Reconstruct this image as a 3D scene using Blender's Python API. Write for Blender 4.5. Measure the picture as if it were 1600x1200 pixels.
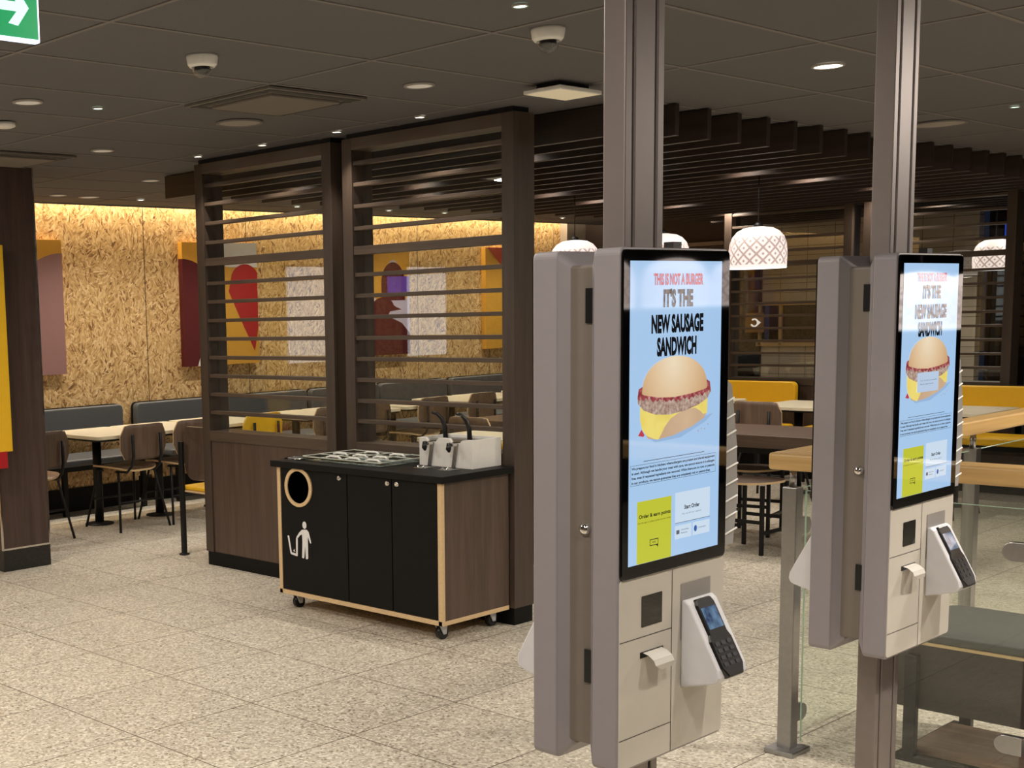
import bpy, bmesh, math, random
from mathutils import Vector, Matrix
random.seed(7)
for _o in list(bpy.data.objects): bpy.data.objects.remove(_o)
SC = bpy.context.scene
COL = SC.collection
PI = math.pi
CEIL = 2.6

# ------------------------------------------------------------------ camera
FPX, PITCH, ROLL, YAW, CX, CY, CAMH = 2040.355, 0.124115, -0.028462, 0.703907, 390.472, 746.895, 1.618919
_f = Vector((math.sin(YAW)*math.cos(PITCH), math.cos(YAW)*math.cos(PITCH), -math.sin(PITCH)))
_r = Vector((math.cos(YAW), -math.sin(YAW), 0)); _u = _r.cross(_f)
_r2 = _r*math.cos(ROLL)+_u*math.sin(ROLL); _u2 = -_r*math.sin(ROLL)+_u*math.cos(ROLL)
cam_data = bpy.data.cameras.new('camera')
cam = bpy.data.objects.new('camera', cam_data); COL.objects.link(cam)
cam_data.sensor_width = 36; cam_data.sensor_fit = 'HORIZONTAL'
cam_data.lens = FPX/1600*36
cam_data.shift_x = (800-CX)/1600; cam_data.shift_y = (CY-600)/1600
cam_data.clip_start = .05; cam_data.clip_end = 60
m = Matrix((( _r2.x, _u2.x, -_f.x, 0), (_r2.y, _u2.y, -_f.y, 0), (_r2.z, _u2.z, -_f.z, CAMH), (0, 0, 0, 1)))
cam.matrix_world = m
SC.camera = cam

# ------------------------------------------------------------------ view, world
SC.view_settings.view_transform = 'Standard'; SC.view_settings.look = 'None'
SC.view_settings.exposure = 0.0; SC.view_settings.gamma = 1
w = bpy.data.worlds.new('world'); SC.world = w; w.use_nodes = True
w.node_tree.nodes['Background'].inputs[0].default_value = (.02, .03, .06, 1)
w.node_tree.nodes['Background'].inputs[1].default_value = .3

WARM = (1, .83, .62)
NEUT = (1, .91, .80)

def lamp_area(name, loc, size, power, color=NEUT, rot=(0, 0, 0), size_y=None, parent=None, spread=PI):
    d = bpy.data.lights.new(name, 'AREA'); d.energy = power; d.color = color
    if size_y: d.shape = 'RECTANGLE'; d.size = size; d.size_y = size_y
    else: d.shape = 'DISK'; d.size = size
    d.spread = spread
    o = bpy.data.objects.new(name, d); COL.objects.link(o); o.location = loc; o.rotation_euler = rot
    if parent: o.parent = parent
    return o

def lamp_spot(name, loc, power, color=NEUT, angle=110, blend=.8, size=.04, parent=None):
    d = bpy.data.lights.new(name, 'SPOT'); d.energy = power; d.color = color
    d.spot_size = math.radians(angle); d.spot_blend = blend; d.shadow_soft_size = size
    o = bpy.data.objects.new(name, d); COL.objects.link(o); o.location = loc
    if parent: o.parent = parent
    return o

# fill panels added behind and beside the camera to brighten floor and kiosks
HALL_FILL = [(1.5, .3, 22), (.9, 3.8, 52), (2.4, 2.9, 30), (.9, 1.5, 24), (2.6, 6.3, 30), (5.7, .35, 85), (-.3, .6, 18), (.9, 6.2, 40), (7.6, 1.0, 60)]
KIOSK_SPOTS = [(2.78, .42, 112), (3.80, .42, 200)]
SPOT_ROW = 24
COVE_POWER = 170

# ------------------------------------------------------------------ materials
MATS = {}
def s2l(c):
    return tuple(((x/255)/12.92 if x/255 <= .04045 else (((x/255)+.055)/1.055)**2.4) for x in c)
def rgba(c): return (c[0], c[1], c[2], 1)

def new_mat(name):
    m_ = bpy.data.materials.new(name); m_.use_nodes = True
    nt = m_.node_tree; b = nt.nodes['Principled BSDF']
    MATS[name] = m_
    return m_, nt, b

def mat(name, col, rough=.5, metal=0, noise=.06, nscale=30, emit=None, es=0, coat=0, bump=0, spec=None, trans=0, alpha=1, ior=None):
    m_, nt, b = new_mat(name)
    c = s2l(col)
    tc = nt.nodes.new('ShaderNodeTexCoord'); n = nt.nodes.new('ShaderNodeTexNoise')
    n.inputs['Scale'].default_value = nscale; n.inputs['Detail'].default_value = 4
    nt.links.new(tc.outputs['Object'], n.inputs['Vector'])
    mx = nt.nodes.new('ShaderNodeMix'); mx.data_type = 'RGBA'
    mx.inputs[6].default_value = rgba([max(0, x*(1-noise)) for x in c])
    mx.inputs[7].default_value = rgba([min(1, x*(1+noise)) for x in c])
    nt.links.new(n.outputs['Fac'], mx.inputs[0])
    nt.links.new(mx.outputs[2], b.inputs['Base Color'])
    b.inputs['Roughness'].default_value = rough; b.inputs['Metallic'].default_value = metal
    if emit: b.inputs['Emission Color'].default_value = rgba(s2l(emit)); b.inputs['Emission Strength'].default_value = es
    if coat: b.inputs['Coat Weight'].default_value = coat; b.inputs['Coat Roughness'].default_value = .03
    if spec is not None: b.inputs['Specular IOR Level'].default_value = spec
    if trans: b.inputs['Transmission Weight'].default_value = trans
    if ior: b.inputs['IOR'].default_value = ior
    if alpha < 1: b.inputs['Alpha'].default_value = alpha
    if bump:
        bp = nt.nodes.new('ShaderNodeBump'); bp.inputs['Strength'].default_value = bump; bp.inputs['Distance'].default_value = .002
        nt.links.new(n.outputs['Fac'], bp.inputs['Height']); nt.links.new(bp.outputs[0], b.inputs['Normal'])
    return m_

def N(nt, t, **kw):
    n = nt.nodes.new(t)
    for k, v in kw.items():
        if k.startswith('i_'): n.inputs[k[2:].replace('_', ' ')].default_value = v
        else: setattr(n, k, v)
    return n

def wood(name, dark, light, axis='z', scale=1., rough=.45):
    m_, nt, b = new_mat(name)
    tc = N(nt, 'ShaderNodeTexCoord'); mp = N(nt, 'ShaderNodeMapping')
    s = {'x': (1.2, 22, 22), 'y': (22, 1.2, 22), 'z': (22, 22, 1.2)}[axis]
    mp.inputs['Scale'].default_value = [k*scale for k in s]
    nt.links.new(tc.outputs['Object'], mp.inputs[0])
    n1 = N(nt, 'ShaderNodeTexNoise'); n1.inputs['Scale'].default_value = 1; n1.inputs['Detail'].default_value = 8; n1.inputs['Distortion'].default_value = .8
    n2 = N(nt, 'ShaderNodeTexNoise'); n2.inputs['Scale'].default_value = 5.5; n2.inputs['Detail'].default_value = 5
    nt.links.new(mp.outputs[0], n1.inputs['Vector']); nt.links.new(mp.outputs[0], n2.inputs['Vector'])
    ad = N(nt, 'ShaderNodeMix', data_type='FLOAT'); ad.inputs[0].default_value = .35
    nt.links.new(n1.outputs['Fac'], ad.inputs[2]); nt.links.new(n2.outputs['Fac'], ad.inputs[3])
    rp = N(nt, 'ShaderNodeValToRGB'); rp.color_ramp.elements[0].position = .33; rp.color_ramp.elements[1].position = .68
    rp.color_ramp.elements[0].color = rgba(s2l(dark)); rp.color_ramp.elements[1].color = rgba(s2l(light))
    nt.links.new(ad.outputs[0], rp.inputs[0]); nt.links.new(rp.outputs[0], b.inputs['Base Color'])
    b.inputs['Roughness'].default_value = rough
    return m_

def emis(name, col, strength, rough=.03, spec=.6):
    """lit display pixel area behind gloss glass"""
    m_, nt, b = new_mat(name)
    b.inputs['Base Color'].default_value = (.01, .01, .01, 1); b.inputs['Roughness'].default_value = rough
    b.inputs['Specular IOR Level'].default_value = spec
    b.inputs['Emission Color'].default_value = rgba(s2l(col)); b.inputs['Emission Strength'].default_value = strength
    return m_

def emis_ramp(name, stops, strength, kind='SPHERICAL', center=(0, 0, 0), scale=(1, 1, 1), rough=.05, noise=None):
    m_, nt, b = new_mat(name)
    tc = N(nt, 'ShaderNodeTexCoord'); mp = N(nt, 'ShaderNodeMapping')
    mp.inputs['Location'].default_value = [-c*s for c, s in zip(center, scale)]; mp.inputs['Scale'].default_value = scale
    nt.links.new(tc.outputs['Object'], mp.inputs[0])
    if noise:
        g = N(nt, 'ShaderNodeTexNoise'); g.inputs['Scale'].default_value = noise; g.inputs['Detail'].default_value = 5
        out = g.outputs['Fac']
    else:
        g = N(nt, 'ShaderNodeTexGradient', gradient_type=kind); out = g.outputs['Fac']
    nt.links.new(mp.outputs[0], g.inputs['Vector'])
    rp = N(nt, 'ShaderNodeValToRGB')
    el = rp.color_ramp.elements
    el[0].position, el[0].color = stops[0][0], rgba(s2l(stops[0][1])); el[1].position, el[1].color = stops[-1][0], rgba(s2l(stops[-1][1]))
    for p, c in stops[1:-1]:
        e = el.new(p); e.color = rgba(s2l(c))
    nt.links.new(out, rp.inputs[0]); nt.links.new(rp.outputs[0], b.inputs['Emission Color'])
    b.inputs['Emission Strength'].default_value = strength
    b.inputs['Base Color'].default_value = (.01, .01, .01, 1); b.inputs['Roughness'].default_value = rough; b.inputs['Specular IOR Level'].default_value = .6
    return m_

def osb_material():
    m_, nt, b = new_mat('osb_board')
    tc = N(nt, 'ShaderNodeTexCoord')
    layers = []
    for k, (seed, base) in enumerate([(0., .0), (7.31, .5), (13.17, -.5)]):
        ad = N(nt, 'ShaderNodeVectorMath', operation='ADD'); ad.inputs[1].default_value = (seed, 0, seed*1.3); nt.links.new(tc.outputs['Object'], ad.inputs[0])
        # flat in depth so the pattern lies in the board face
        fl = N(nt, 'ShaderNodeVectorMath', operation='MULTIPLY'); fl.inputs[1].default_value = (1, .02, 1); nt.links.new(ad.outputs[0], fl.inputs[0])
        cv = N(nt, 'ShaderNodeTexVoronoi'); cv.inputs['Scale'].default_value = 10; nt.links.new(fl.outputs[0], cv.inputs['Vector'])
        cs = N(nt, 'ShaderNodeSeparateColor'); nt.links.new(cv.outputs['Color'], cs.inputs[0])
        an = N(nt, 'ShaderNodeMath', operation='MULTIPLY_ADD'); an.inputs[1].default_value = 2.0; an.inputs[2].default_value = base-1.0; nt.links.new(cs.outputs[0], an.inputs[0])
        vr = N(nt, 'ShaderNodeVectorRotate', rotation_type='Y_AXIS'); nt.links.new(fl.outputs[0], vr.inputs['Vector']); nt.links.new(an.outputs[0], vr.inputs['Angle'])
        mp = N(nt, 'ShaderNodeMapping'); mp.inputs['Scale'].default_value = (74, 74, 16); nt.links.new(vr.outputs[0], mp.inputs[0])
        nz = N(nt, 'ShaderNodeTexNoise'); nz.inputs['Scale'].default_value = .45; nz.inputs['Detail'].default_value = 3; nt.links.new(mp.outputs[0], nz.inputs['Vector'])
        ds = N(nt, 'ShaderNodeVectorMath', operation='MULTIPLY_ADD'); ds.inputs[1].default_value = (1.4, 0, .6); nt.links.new(nz.outputs['Color'], ds.inputs[0]); nt.links.new(mp.outputs[0], ds.inputs[2])
        v = N(nt, 'ShaderNodeTexVoronoi'); v.inputs['Scale'].default_value = 1; nt.links.new(ds.outputs[0], v.inputs['Vector'])
        sp = N(nt, 'ShaderNodeSeparateColor'); nt.links.new(v.outputs['Color'], sp.inputs[0])
        layers.append((sp, v, nz))
    a = N(nt, 'ShaderNodeMath', operation='GREATER_THAN'); a.inputs[1].default_value = .5; nt.links.new(layers[0][0].outputs[1], a.inputs[0])
    m1 = N(nt, 'ShaderNodeMix', data_type='FLOAT'); nt.links.new(a.outputs[0], m1.inputs[0])
    nt.links.new(layers[0][0].outputs[0], m1.inputs[2]); nt.links.new(layers[1][0].outputs[0], m1.inputs[3])
    a2 = N(nt, 'ShaderNodeMath', operation='GREATER_THAN'); a2.inputs[1].default_value = .6; nt.links.new(layers[2][0].outputs[1], a2.inputs[0])
    m2 = N(nt, 'ShaderNodeMix', data_type='FLOAT'); nt.links.new(a2.outputs[0], m2.inputs[0])
    nt.links.new(m1.outputs[0], m2.inputs[2]); nt.links.new(layers[2][0].outputs[0], m2.inputs[3])
    m3 = N(nt, 'ShaderNodeMath', operation='MULTIPLY_ADD'); m3.inputs[1].default_value = .35; m3.inputs[2].default_value = -.17; nt.links.new(layers[0][2].outputs['Fac'], m3.inputs[0])
    m4 = N(nt, 'ShaderNodeMath', operation='ADD', use_clamp=True); nt.links.new(m2.outputs[0], m4.inputs[0]); nt.links.new(m3.outputs[0], m4.inputs[1])
    rp = N(nt, 'ShaderNodeValToRGB'); el = rp.color_ramp.elements
    el[0].position = 0; el[0].color = rgba(s2l((116, 80, 42)))
    el[1].position = 1; el[1].color = rgba(s2l((234, 206, 156)))
    for p, c in ((.10, (158, 118, 70)), (.3, (192, 154, 98)), (.6, (208, 172, 116)), (.85, (222, 190, 138))):
        e = el.new(p); e.color = rgba(s2l(c))
    nt.links.new(m4.outputs[0], rp.inputs[0]); nt.links.new(rp.outputs[0], b.inputs['Base Color'])
    b.inputs['Roughness'].default_value = .55
    return m_

def floor_material():
    m_, nt, b = new_mat('terrazzo_floor_tiles')
    tc = N(nt, 'ShaderNodeTexCoord')
    v = N(nt, 'ShaderNodeTexVoronoi'); v.inputs['Scale'].default_value = 105; v.inputs['Randomness'].default_value = 1
    v2 = N(nt, 'ShaderNodeTexVoronoi'); v2.inputs['Scale'].default_value = 50
    nz = N(nt, 'ShaderNodeTexNoise'); nz.inputs['Scale'].default_value = 1.6; nz.inputs['Detail'].default_value = 4
    for x in (v, v2, nz): nt.links.new(tc.outputs['Object'], x.inputs['Vector'])
    sp = N(nt, 'ShaderNodeSeparateColor'); nt.links.new(v.outputs['Color'], sp.inputs[0])
    rp = N(nt, 'ShaderNodeValToRGB'); el = rp.color_ramp.elements
    el[0].position = 0; el[0].color = rgba(s2l((132, 122, 106))); el[1].position = 1; el[1].color = rgba(s2l((232, 226, 210)))
    for p, c in ((.12, (176, 167, 150)), (.5, (198, 189, 172)), (.8, (212, 204, 188))):
        e = el.new(p); e.color = rgba(s2l(c))
    nt.links.new(sp.outputs[0], rp.inputs[0])
    sp2 = N(nt, 'ShaderNodeSeparateColor'); nt.links.new(v2.outputs['Color'], sp2.inputs[0])
    gt = N(nt, 'ShaderNodeMath', operation='GREATER_THAN'); gt.inputs[1].default_value = .93; nt.links.new(sp2.outputs[1], gt.inputs[0])
    lt = N(nt, 'ShaderNodeMath', operation='LESS_THAN'); lt.inputs[1].default_value = .45; nt.links.new(v2.outputs['Distance'], lt.inputs[0])
    mu = N(nt, 'ShaderNodeMath', operation='MULTIPLY'); nt.links.new(gt.outputs[0], mu.inputs[0]); nt.links.new(lt.outputs[0], mu.inputs[1])
    m1 = N(nt, 'ShaderNodeMix', data_type='RGBA'); m1.inputs[7].default_value = rgba(s2l((236, 226, 204)))
    mu2 = N(nt, 'ShaderNodeMath', operation='MULTIPLY'); mu2.inputs[1].default_value = .6; nt.links.new(mu.outputs[0], mu2.inputs[0])
    nt.links.new(mu2.outputs[0], m1.inputs[0]); nt.links.new(rp.outputs[0], m1.inputs[6])
    # tile grid
    sx = N(nt, 'ShaderNodeSeparateXYZ'); nt.links.new(tc.outputs['Object'], sx.inputs[0])
    masks = []; idx = []
    for ax, off in ((0, 3.437), (1, 4.079)):
        s = N(nt, 'ShaderNodeMath', operation='SUBTRACT'); s.inputs[1].default_value = off; nt.links.new(sx.outputs[ax], s.inputs[0])
        dv = N(nt, 'ShaderNodeMath', operation='DIVIDE'); dv.inputs[1].default_value = .6; nt.links.new(s.outputs[0], dv.inputs[0])
        rd = N(nt, 'ShaderNodeMath', operation='ROUND'); nt.links.new(dv.outputs[0], rd.inputs[0])
        fl = N(nt, 'ShaderNodeMath', operation='FLOOR'); nt.links.new(dv.outputs[0], fl.inputs[0]); idx.append(fl)
        df = N(nt, 'ShaderNodeMath', operation='SUBTRACT'); nt.links.new(dv.outputs[0], df.inputs[0]); nt.links.new(rd.outputs[0], df.inputs[1])
        ab = N(nt, 'ShaderNodeMath', operation='ABSOLUTE'); nt.links.new(df.outputs[0], ab.inputs[0])
        l = N(nt, 'ShaderNodeMath', operation='LESS_THAN'); l.inputs[1].default_value = .0042; nt.links.new(ab.outputs[0], l.inputs[0]); masks.append(l)
    mxm = N(nt, 'ShaderNodeMath', operation='MAXIMUM'); nt.links.new(masks[0].outputs[0], mxm.inputs[0]); nt.links.new(masks[1].outputs[0], mxm.inputs[1])
    cb = N(nt, 'ShaderNodeCombineXYZ'); nt.links.new(idx[0].outputs[0], cb.inputs[0]); nt.links.new(idx[1].outputs[0], cb.inputs[1])
    wn = N(nt, 'ShaderNodeTexWhiteNoise', noise_dimensions='3D'); nt.links.new(cb.outputs[0], wn.inputs['Vector'])
    va = N(nt, 'ShaderNodeMath', operation='MULTIPLY_ADD'); va.inputs[1].default_value = .10; va.inputs[2].default_value = .93; nt.links.new(wn.outputs['Value'], va.inputs[0])
    va2 = N(nt, 'ShaderNodeMath', operation='MULTIPLY_ADD'); va2.inputs[1].default_value = .16; va2.inputs[2].default_value = -.07; nt.links.new(nz.outputs['Fac'], va2.inputs[0])
    va3 = N(nt, 'ShaderNodeMath', operation='ADD'); nt.links.new(va.outputs[0], va3.inputs[0]); nt.links.new(va2.outputs[0], va3.inputs[1])
    vm = N(nt, 'ShaderNodeVectorMath', operation='SCALE'); nt.links.new(m1.outputs[2], vm.inputs[0]); nt.links.new(va3.outputs[0], vm.inputs['Scale'])
    m2 = N(nt, 'ShaderNodeMix', data_type='RGBA'); m2.inputs[7].default_value = rgba(s2l((96, 84, 70)))
    nt.links.new(mxm.outputs[0], m2.inputs[0]); nt.links.new(vm.outputs[0], m2.inputs[6])
    nt.links.new(m2.outputs[2], b.inputs['Base Color'])
    rr = N(nt, 'ShaderNodeMath', operation='MULTIPLY_ADD'); rr.inputs[1].default_value = .25; rr.inputs[2].default_value = .3
    nt.links.new(sp.outputs[1], rr.inputs[0]); nt.links.new(rr.outputs[0], b.inputs['Roughness'])
    b.inputs['Specular IOR Level'].default_value = .4
    return m_

def ceiling_material():
    m_, nt, b = new_mat('ceiling_tiles_dark')
    tc = N(nt, 'ShaderNodeTexCoord'); nz = N(nt, 'ShaderNodeTexNoise'); nz.inputs['Scale'].default_value = 120; nz.inputs['Detail'].default_value = 3
    nt.links.new(tc.outputs['Object'], nz.inputs['Vector'])
    rp = N(nt, 'ShaderNodeValToRGB'); rp.color_ramp.elements[0].color = rgba(s2l((84, 82, 82))); rp.color_ramp.elements[1].color = rgba(s2l((102, 100, 100)))
    nt.links.new(nz.outputs['Fac'], rp.inputs[0]); nt.links.new(rp.outputs[0], b.inputs['Base Color']); b.inputs['Roughness'].default_value = .9
    return m_

def tile_wall_material(name, c1, c2, mortar, sx=.1, sz=.1):
    m_, nt, b = new_mat(name)
    tc = N(nt, 'ShaderNodeTexCoord'); sp = N(nt, 'ShaderNodeSeparateXYZ'); nt.links.new(tc.outputs['Object'], sp.inputs[0])
    ad = N(nt, 'ShaderNodeMath', operation='ADD'); nt.links.new(sp.outputs[0], ad.inputs[0]); nt.links.new(sp.outputs[1], ad.inputs[1])
    cb = N(nt, 'ShaderNodeCombineXYZ'); nt.links.new(ad.outputs[0], cb.inputs[0]); nt.links.new(sp.outputs[2], cb.inputs[1])
    br = N(nt, 'ShaderNodeTexBrick', offset=0.0); br.inputs['Scale'].default_value = 1; br.inputs['Brick Width'].default_value = sx; br.inputs['Row Height'].default_value = sz
    br.inputs['Mortar Size'].default_value = .003
    br.inputs['Color1'].default_value = rgba(s2l(c1)); br.inputs['Color2'].default_value = rgba(s2l(c2)); br.inputs['Mortar'].default_value = rgba(s2l(mortar))
    nt.links.new(cb.outputs[0], br.inputs['Vector']); nt.links.new(br.outputs['Color'], b.inputs['Base Color']); b.inputs['Roughness'].default_value = .25
    return m_

def glass(name, tint=(.93, .97, .94), rough=0, refl=1.0):
    m_, nt, b = new_mat(name)
    out = nt.nodes['Material Output']; nt.nodes.remove(b)
    tr = N(nt, 'ShaderNodeBsdfTransparent'); tr.inputs[0].default_value = rgba(tint)
    gl = N(nt, 'ShaderNodeBsdfGlossy'); gl.inputs['Roughness'].default_value = rough
    fr = N(nt, 'ShaderNodeFresnel'); fr.inputs[0].default_value = 1.5
    ge = N(nt, 'ShaderNodeNewGeometry')
    # same reflectance from both faces of the pane
    fm = N(nt, 'ShaderNodeMix', data_type='FLOAT'); fr.inputs[0].default_value = 1.5
    fr2 = N(nt, 'ShaderNodeFresnel'); fr2.inputs[0].default_value = 1/1.5
    lw = N(nt, 'ShaderNodeLayerWeight'); lw.inputs[0].default_value = .5
    pw = N(nt, 'ShaderNodeMath', operation='POWER'); pw.inputs[1].default_value = 5
    dt = N(nt, 'ShaderNodeVectorMath', operation='DOT_PRODUCT')
    nt.links.new(ge.outputs['Normal'], dt.inputs[0]); nt.links.new(ge.outputs['Incoming'], dt.inputs[1])
    ab = N(nt, 'ShaderNodeMath', operation='ABSOLUTE'); nt.links.new(dt.outputs['Value'], ab.inputs[0])
    iv = N(nt, 'ShaderNodeMath', operation='SUBTRACT'); iv.inputs[0].default_value = 1; nt.links.new(ab.outputs[0], iv.inputs[1])
    nt.links.new(iv.outputs[0], pw.inputs[0])
    sc = N(nt, 'ShaderNodeMath', operation='MULTIPLY_ADD'); sc.inputs[1].default_value = .92*refl; sc.inputs[2].default_value = .055*refl
    nt.links.new(pw.outputs[0], sc.inputs[0])
    mx = N(nt, 'ShaderNodeMixShader'); nt.links.new(sc.outputs[0], mx.inputs[0]); nt.links.new(tr.outputs[0], mx.inputs[1]); nt.links.new(gl.outputs[0], mx.inputs[2])
    nt.links.new(mx.outputs[0], out.inputs[0])
    for x in (fr, fr2, fm, lw): nt.nodes.remove(x)
    return m_

def shade_material(name='pendant_shade_pattern', k=1.02):
    m_, nt, b = new_mat(name)
    tc = N(nt, 'ShaderNodeTexCoord'); sp = N(nt, 'ShaderNodeSeparateXYZ'); nt.links.new(tc.outputs['Object'], sp.inputs[0])
    at = N(nt, 'ShaderNodeMath', operation='ARCTAN2'); nt.links.new(sp.outputs[1], at.inputs[0]); nt.links.new(sp.outputs[0], at.inputs[1])
    U = N(nt, 'ShaderNodeMath', operation='MULTIPLY'); U.inputs[1].default_value = 14/(2*PI); nt.links.new(at.outputs[0], U.inputs[0])
    V = N(nt, 'ShaderNodeMath', operation='MULTIPLY'); V.inputs[1].default_value = 1/.085; nt.links.new(sp.outputs[2], V.inputs[0])
    def tri(op):
        a = N(nt, 'ShaderNodeMath', operation=op); nt.links.new(U.outputs[0], a.inputs[0]); nt.links.new(V.outputs[0], a.inputs[1])
        f = N(nt, 'ShaderNodeMath', operation='FRACT'); nt.links.new(a.outputs[0], f.inputs[0])
        s = N(nt, 'ShaderNodeMath', operation='SUBTRACT'); s.inputs[1].default_value = .5; nt.links.new(f.outputs[0], s.inputs[0])
        q = N(nt, 'ShaderNodeMath', operation='ABSOLUTE'); nt.links.new(s.outputs[0], q.inputs[0]); return q
    p, q = tri('ADD'), tri('SUBTRACT')
    mx = N(nt, 'ShaderNodeMath', operation='MAXIMUM'); nt.links.new(p.outputs[0], mx.inputs[0]); nt.links.new(q.outputs[0], mx.inputs[1])
    line = N(nt, 'ShaderNodeMath', operation='GREATER_THAN'); line.inputs[1].default_value = .39; nt.links.new(mx.outputs[0], line.inputs[0])
    dot = N(nt, 'ShaderNodeMath', operation='LESS_THAN'); dot.inputs[1].default_value = .13; nt.links.new(mx.outputs[0], dot.inputs[0])
    o = N(nt, 'ShaderNodeMath', operation='MAXIMUM'); nt.links.new(line.outputs[0], o.inputs[0]); nt.links.new(dot.outputs[0], o.inputs[1])
    # no pattern near the crown and the rim
    zr = N(nt, 'ShaderNodeMath', operation='LESS_THAN'); zr.inputs[1].default_value = .20; nt.links.new(sp.outputs[2], zr.inputs[0])
    zr2 = N(nt, 'ShaderNodeMath', operation='GREATER_THAN'); zr2.inputs[1].default_value = .018; nt.links.new(sp.outputs[2], zr2.inputs[0])
    mm = N(nt, 'ShaderNodeMath', operation='MULTIPLY'); nt.links.new(zr.outputs[0], mm.inputs[0]); nt.links.new(zr2.outputs[0], mm.inputs[1])
    m3 = N(nt, 'ShaderNodeMath', operation='MULTIPLY'); nt.links.new(mm.outputs[0], m3.inputs[0]); nt.links.new(o.outputs[0], m3.inputs[1])
    mc = N(nt, 'ShaderNodeMix', data_type='RGBA'); mc.inputs[6].default_value = rgba(s2l((253, 232, 224))); mc.inputs[7].default_value = rgba(s2l((172, 146, 140)))
    nt.links.new(m3.outputs[0], mc.inputs[0]); nt.links.new(mc.outputs[2], b.inputs['Emission Color']); b.inputs['Emission Strength'].default_value = k
    b.inputs['Base Color'].default_value = (.5, .48, .46, 1); b.inputs['Roughness'].default_value = .4
    return m_

osb = osb_material(); floor_m = floor_material(); ceil_m = ceiling_material()
grid_m = mat('ceiling_grid_bar', (116, 111, 107), .8)
walnut = wood('walnut_vertical', (70, 55, 46), (94, 76, 65), 'z')
walnut_y = wood('walnut_crosswise', (76, 60, 50), (100, 82, 70), 'y')
walnut_x = wood('walnut_lengthwise', (76, 60, 50), (100, 82, 70), 'x')
screen_w = wood('dark_oak_frame', (60, 49, 41), (78, 64, 53), 'z')
screen_wy = wood('dark_oak_slat', (68, 56, 46), (90, 75, 62), 'y')
baffle_w = wood('dark_stained_baffle', (38, 28, 23), (56, 43, 35), 'y')
chair_w = wood('chair_plywood_face', (84, 66, 54), (108, 87, 72), 'z', 1.4)
chair_s = wood('chair_seat_face', (110, 86, 64), (148, 120, 92), 'y', 1.4)
ply = mat('plywood_edge', (214, 184, 140), .5, noise=.15, nscale=80)
oak = wood('oak_handrail_y', (168, 134, 84), (196, 162, 106), 'y', .7, .4)
oak_x = wood('oak_handrail_x', (168, 134, 84), (196, 162, 106), 'x', .7, .4)
black_m = mat('black_powder_metal', (20, 20, 21), .45, spec=.3)
black_lam = mat('black_laminate', (11, 11, 11), .5, noise=.1, spec=.2)
black_gloss = mat('black_gloss_glass', (3, 3, 4), .03, spec=.5)
black_pl = mat('black_plastic', (14, 14, 15), .3)
dark_stone = mat('black_flecked_stone', (34, 33, 32), .25, noise=.8, nscale=160)
steel = mat('brushed_steel', (158, 157, 156), .28, metal=1, noise=.1, nscale=60)
chrome = mat('polished_steel', (215, 212, 208), .12, metal=1)
alu = mat('anodised_aluminium', (126, 117, 114), .45, metal=.5)
alu_dark = mat('anodised_aluminium_groove', (66, 64, 64), .5, metal=.5)
kiosk_grey = mat('kiosk_silver_paint', (132, 127, 131), .45, noise=.03)
kiosk_white = mat('kiosk_warm_white_panel', (188, 182, 172), .5, noise=.03)
kiosk_mid = mat('kiosk_back_panel_grey', (108, 100, 92), .5, noise=.05)
seam_m = mat('panel_gap_shadow', (62, 58, 54), .8)
white_pl = mat('white_plastic', (232, 230, 224), .35)
reader_m = mat('reader_housing_plastic', (200, 200, 204), .35)
cream = mat('cream_laminate_top', (226, 216, 188), .4, noise=.03)
grey_vinyl = mat('grey_vinyl_upholstery', (84, 86, 88), .45, noise=.08, bump=.2)
yellow_vinyl = mat('yellow_vinyl_upholstery', (240, 190, 34), .4, noise=.05)
yellow_ply = mat('yellow_painted_ply', (226, 178, 30), .4)
paper = mat('receipt_paper', (190, 186, 178), .7)
clear_pl = glass('clear_acrylic', (.90, .92, .90), .05, 1.3)
lip_m = mat('acrylic_edge_glint', (214, 220, 206), .2)  # off-white colour stands in for the shine along clear acrylic edges
pane = glass('clear_glass_pane', (.95, .97, .95), 0, 1.0)
pane_g = glass('green_tinted_glass', (.955, .972, .95), 0, .9)
glass_edge = mat('glass_edge_green', (150, 176, 156), .2)
shade_m = shade_material()
lit_rim = emis('pendant_lit_rim', (255, 250, 244), 2.2)
lens_on = emis('lamp_lens_lit', (255, 244, 222), 7)
lens_green = emis('lamp_lens_greenish', (214, 255, 226), 3)
lens_faint = mat('lamp_diffuser_faint_glow', (205, 200, 190), .5, emit=(205, 200, 190), es=.25)  # for lights that look off, with a faint glow added
trim_m = mat('lamp_trim_ring', (150, 144, 136), .5)

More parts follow.
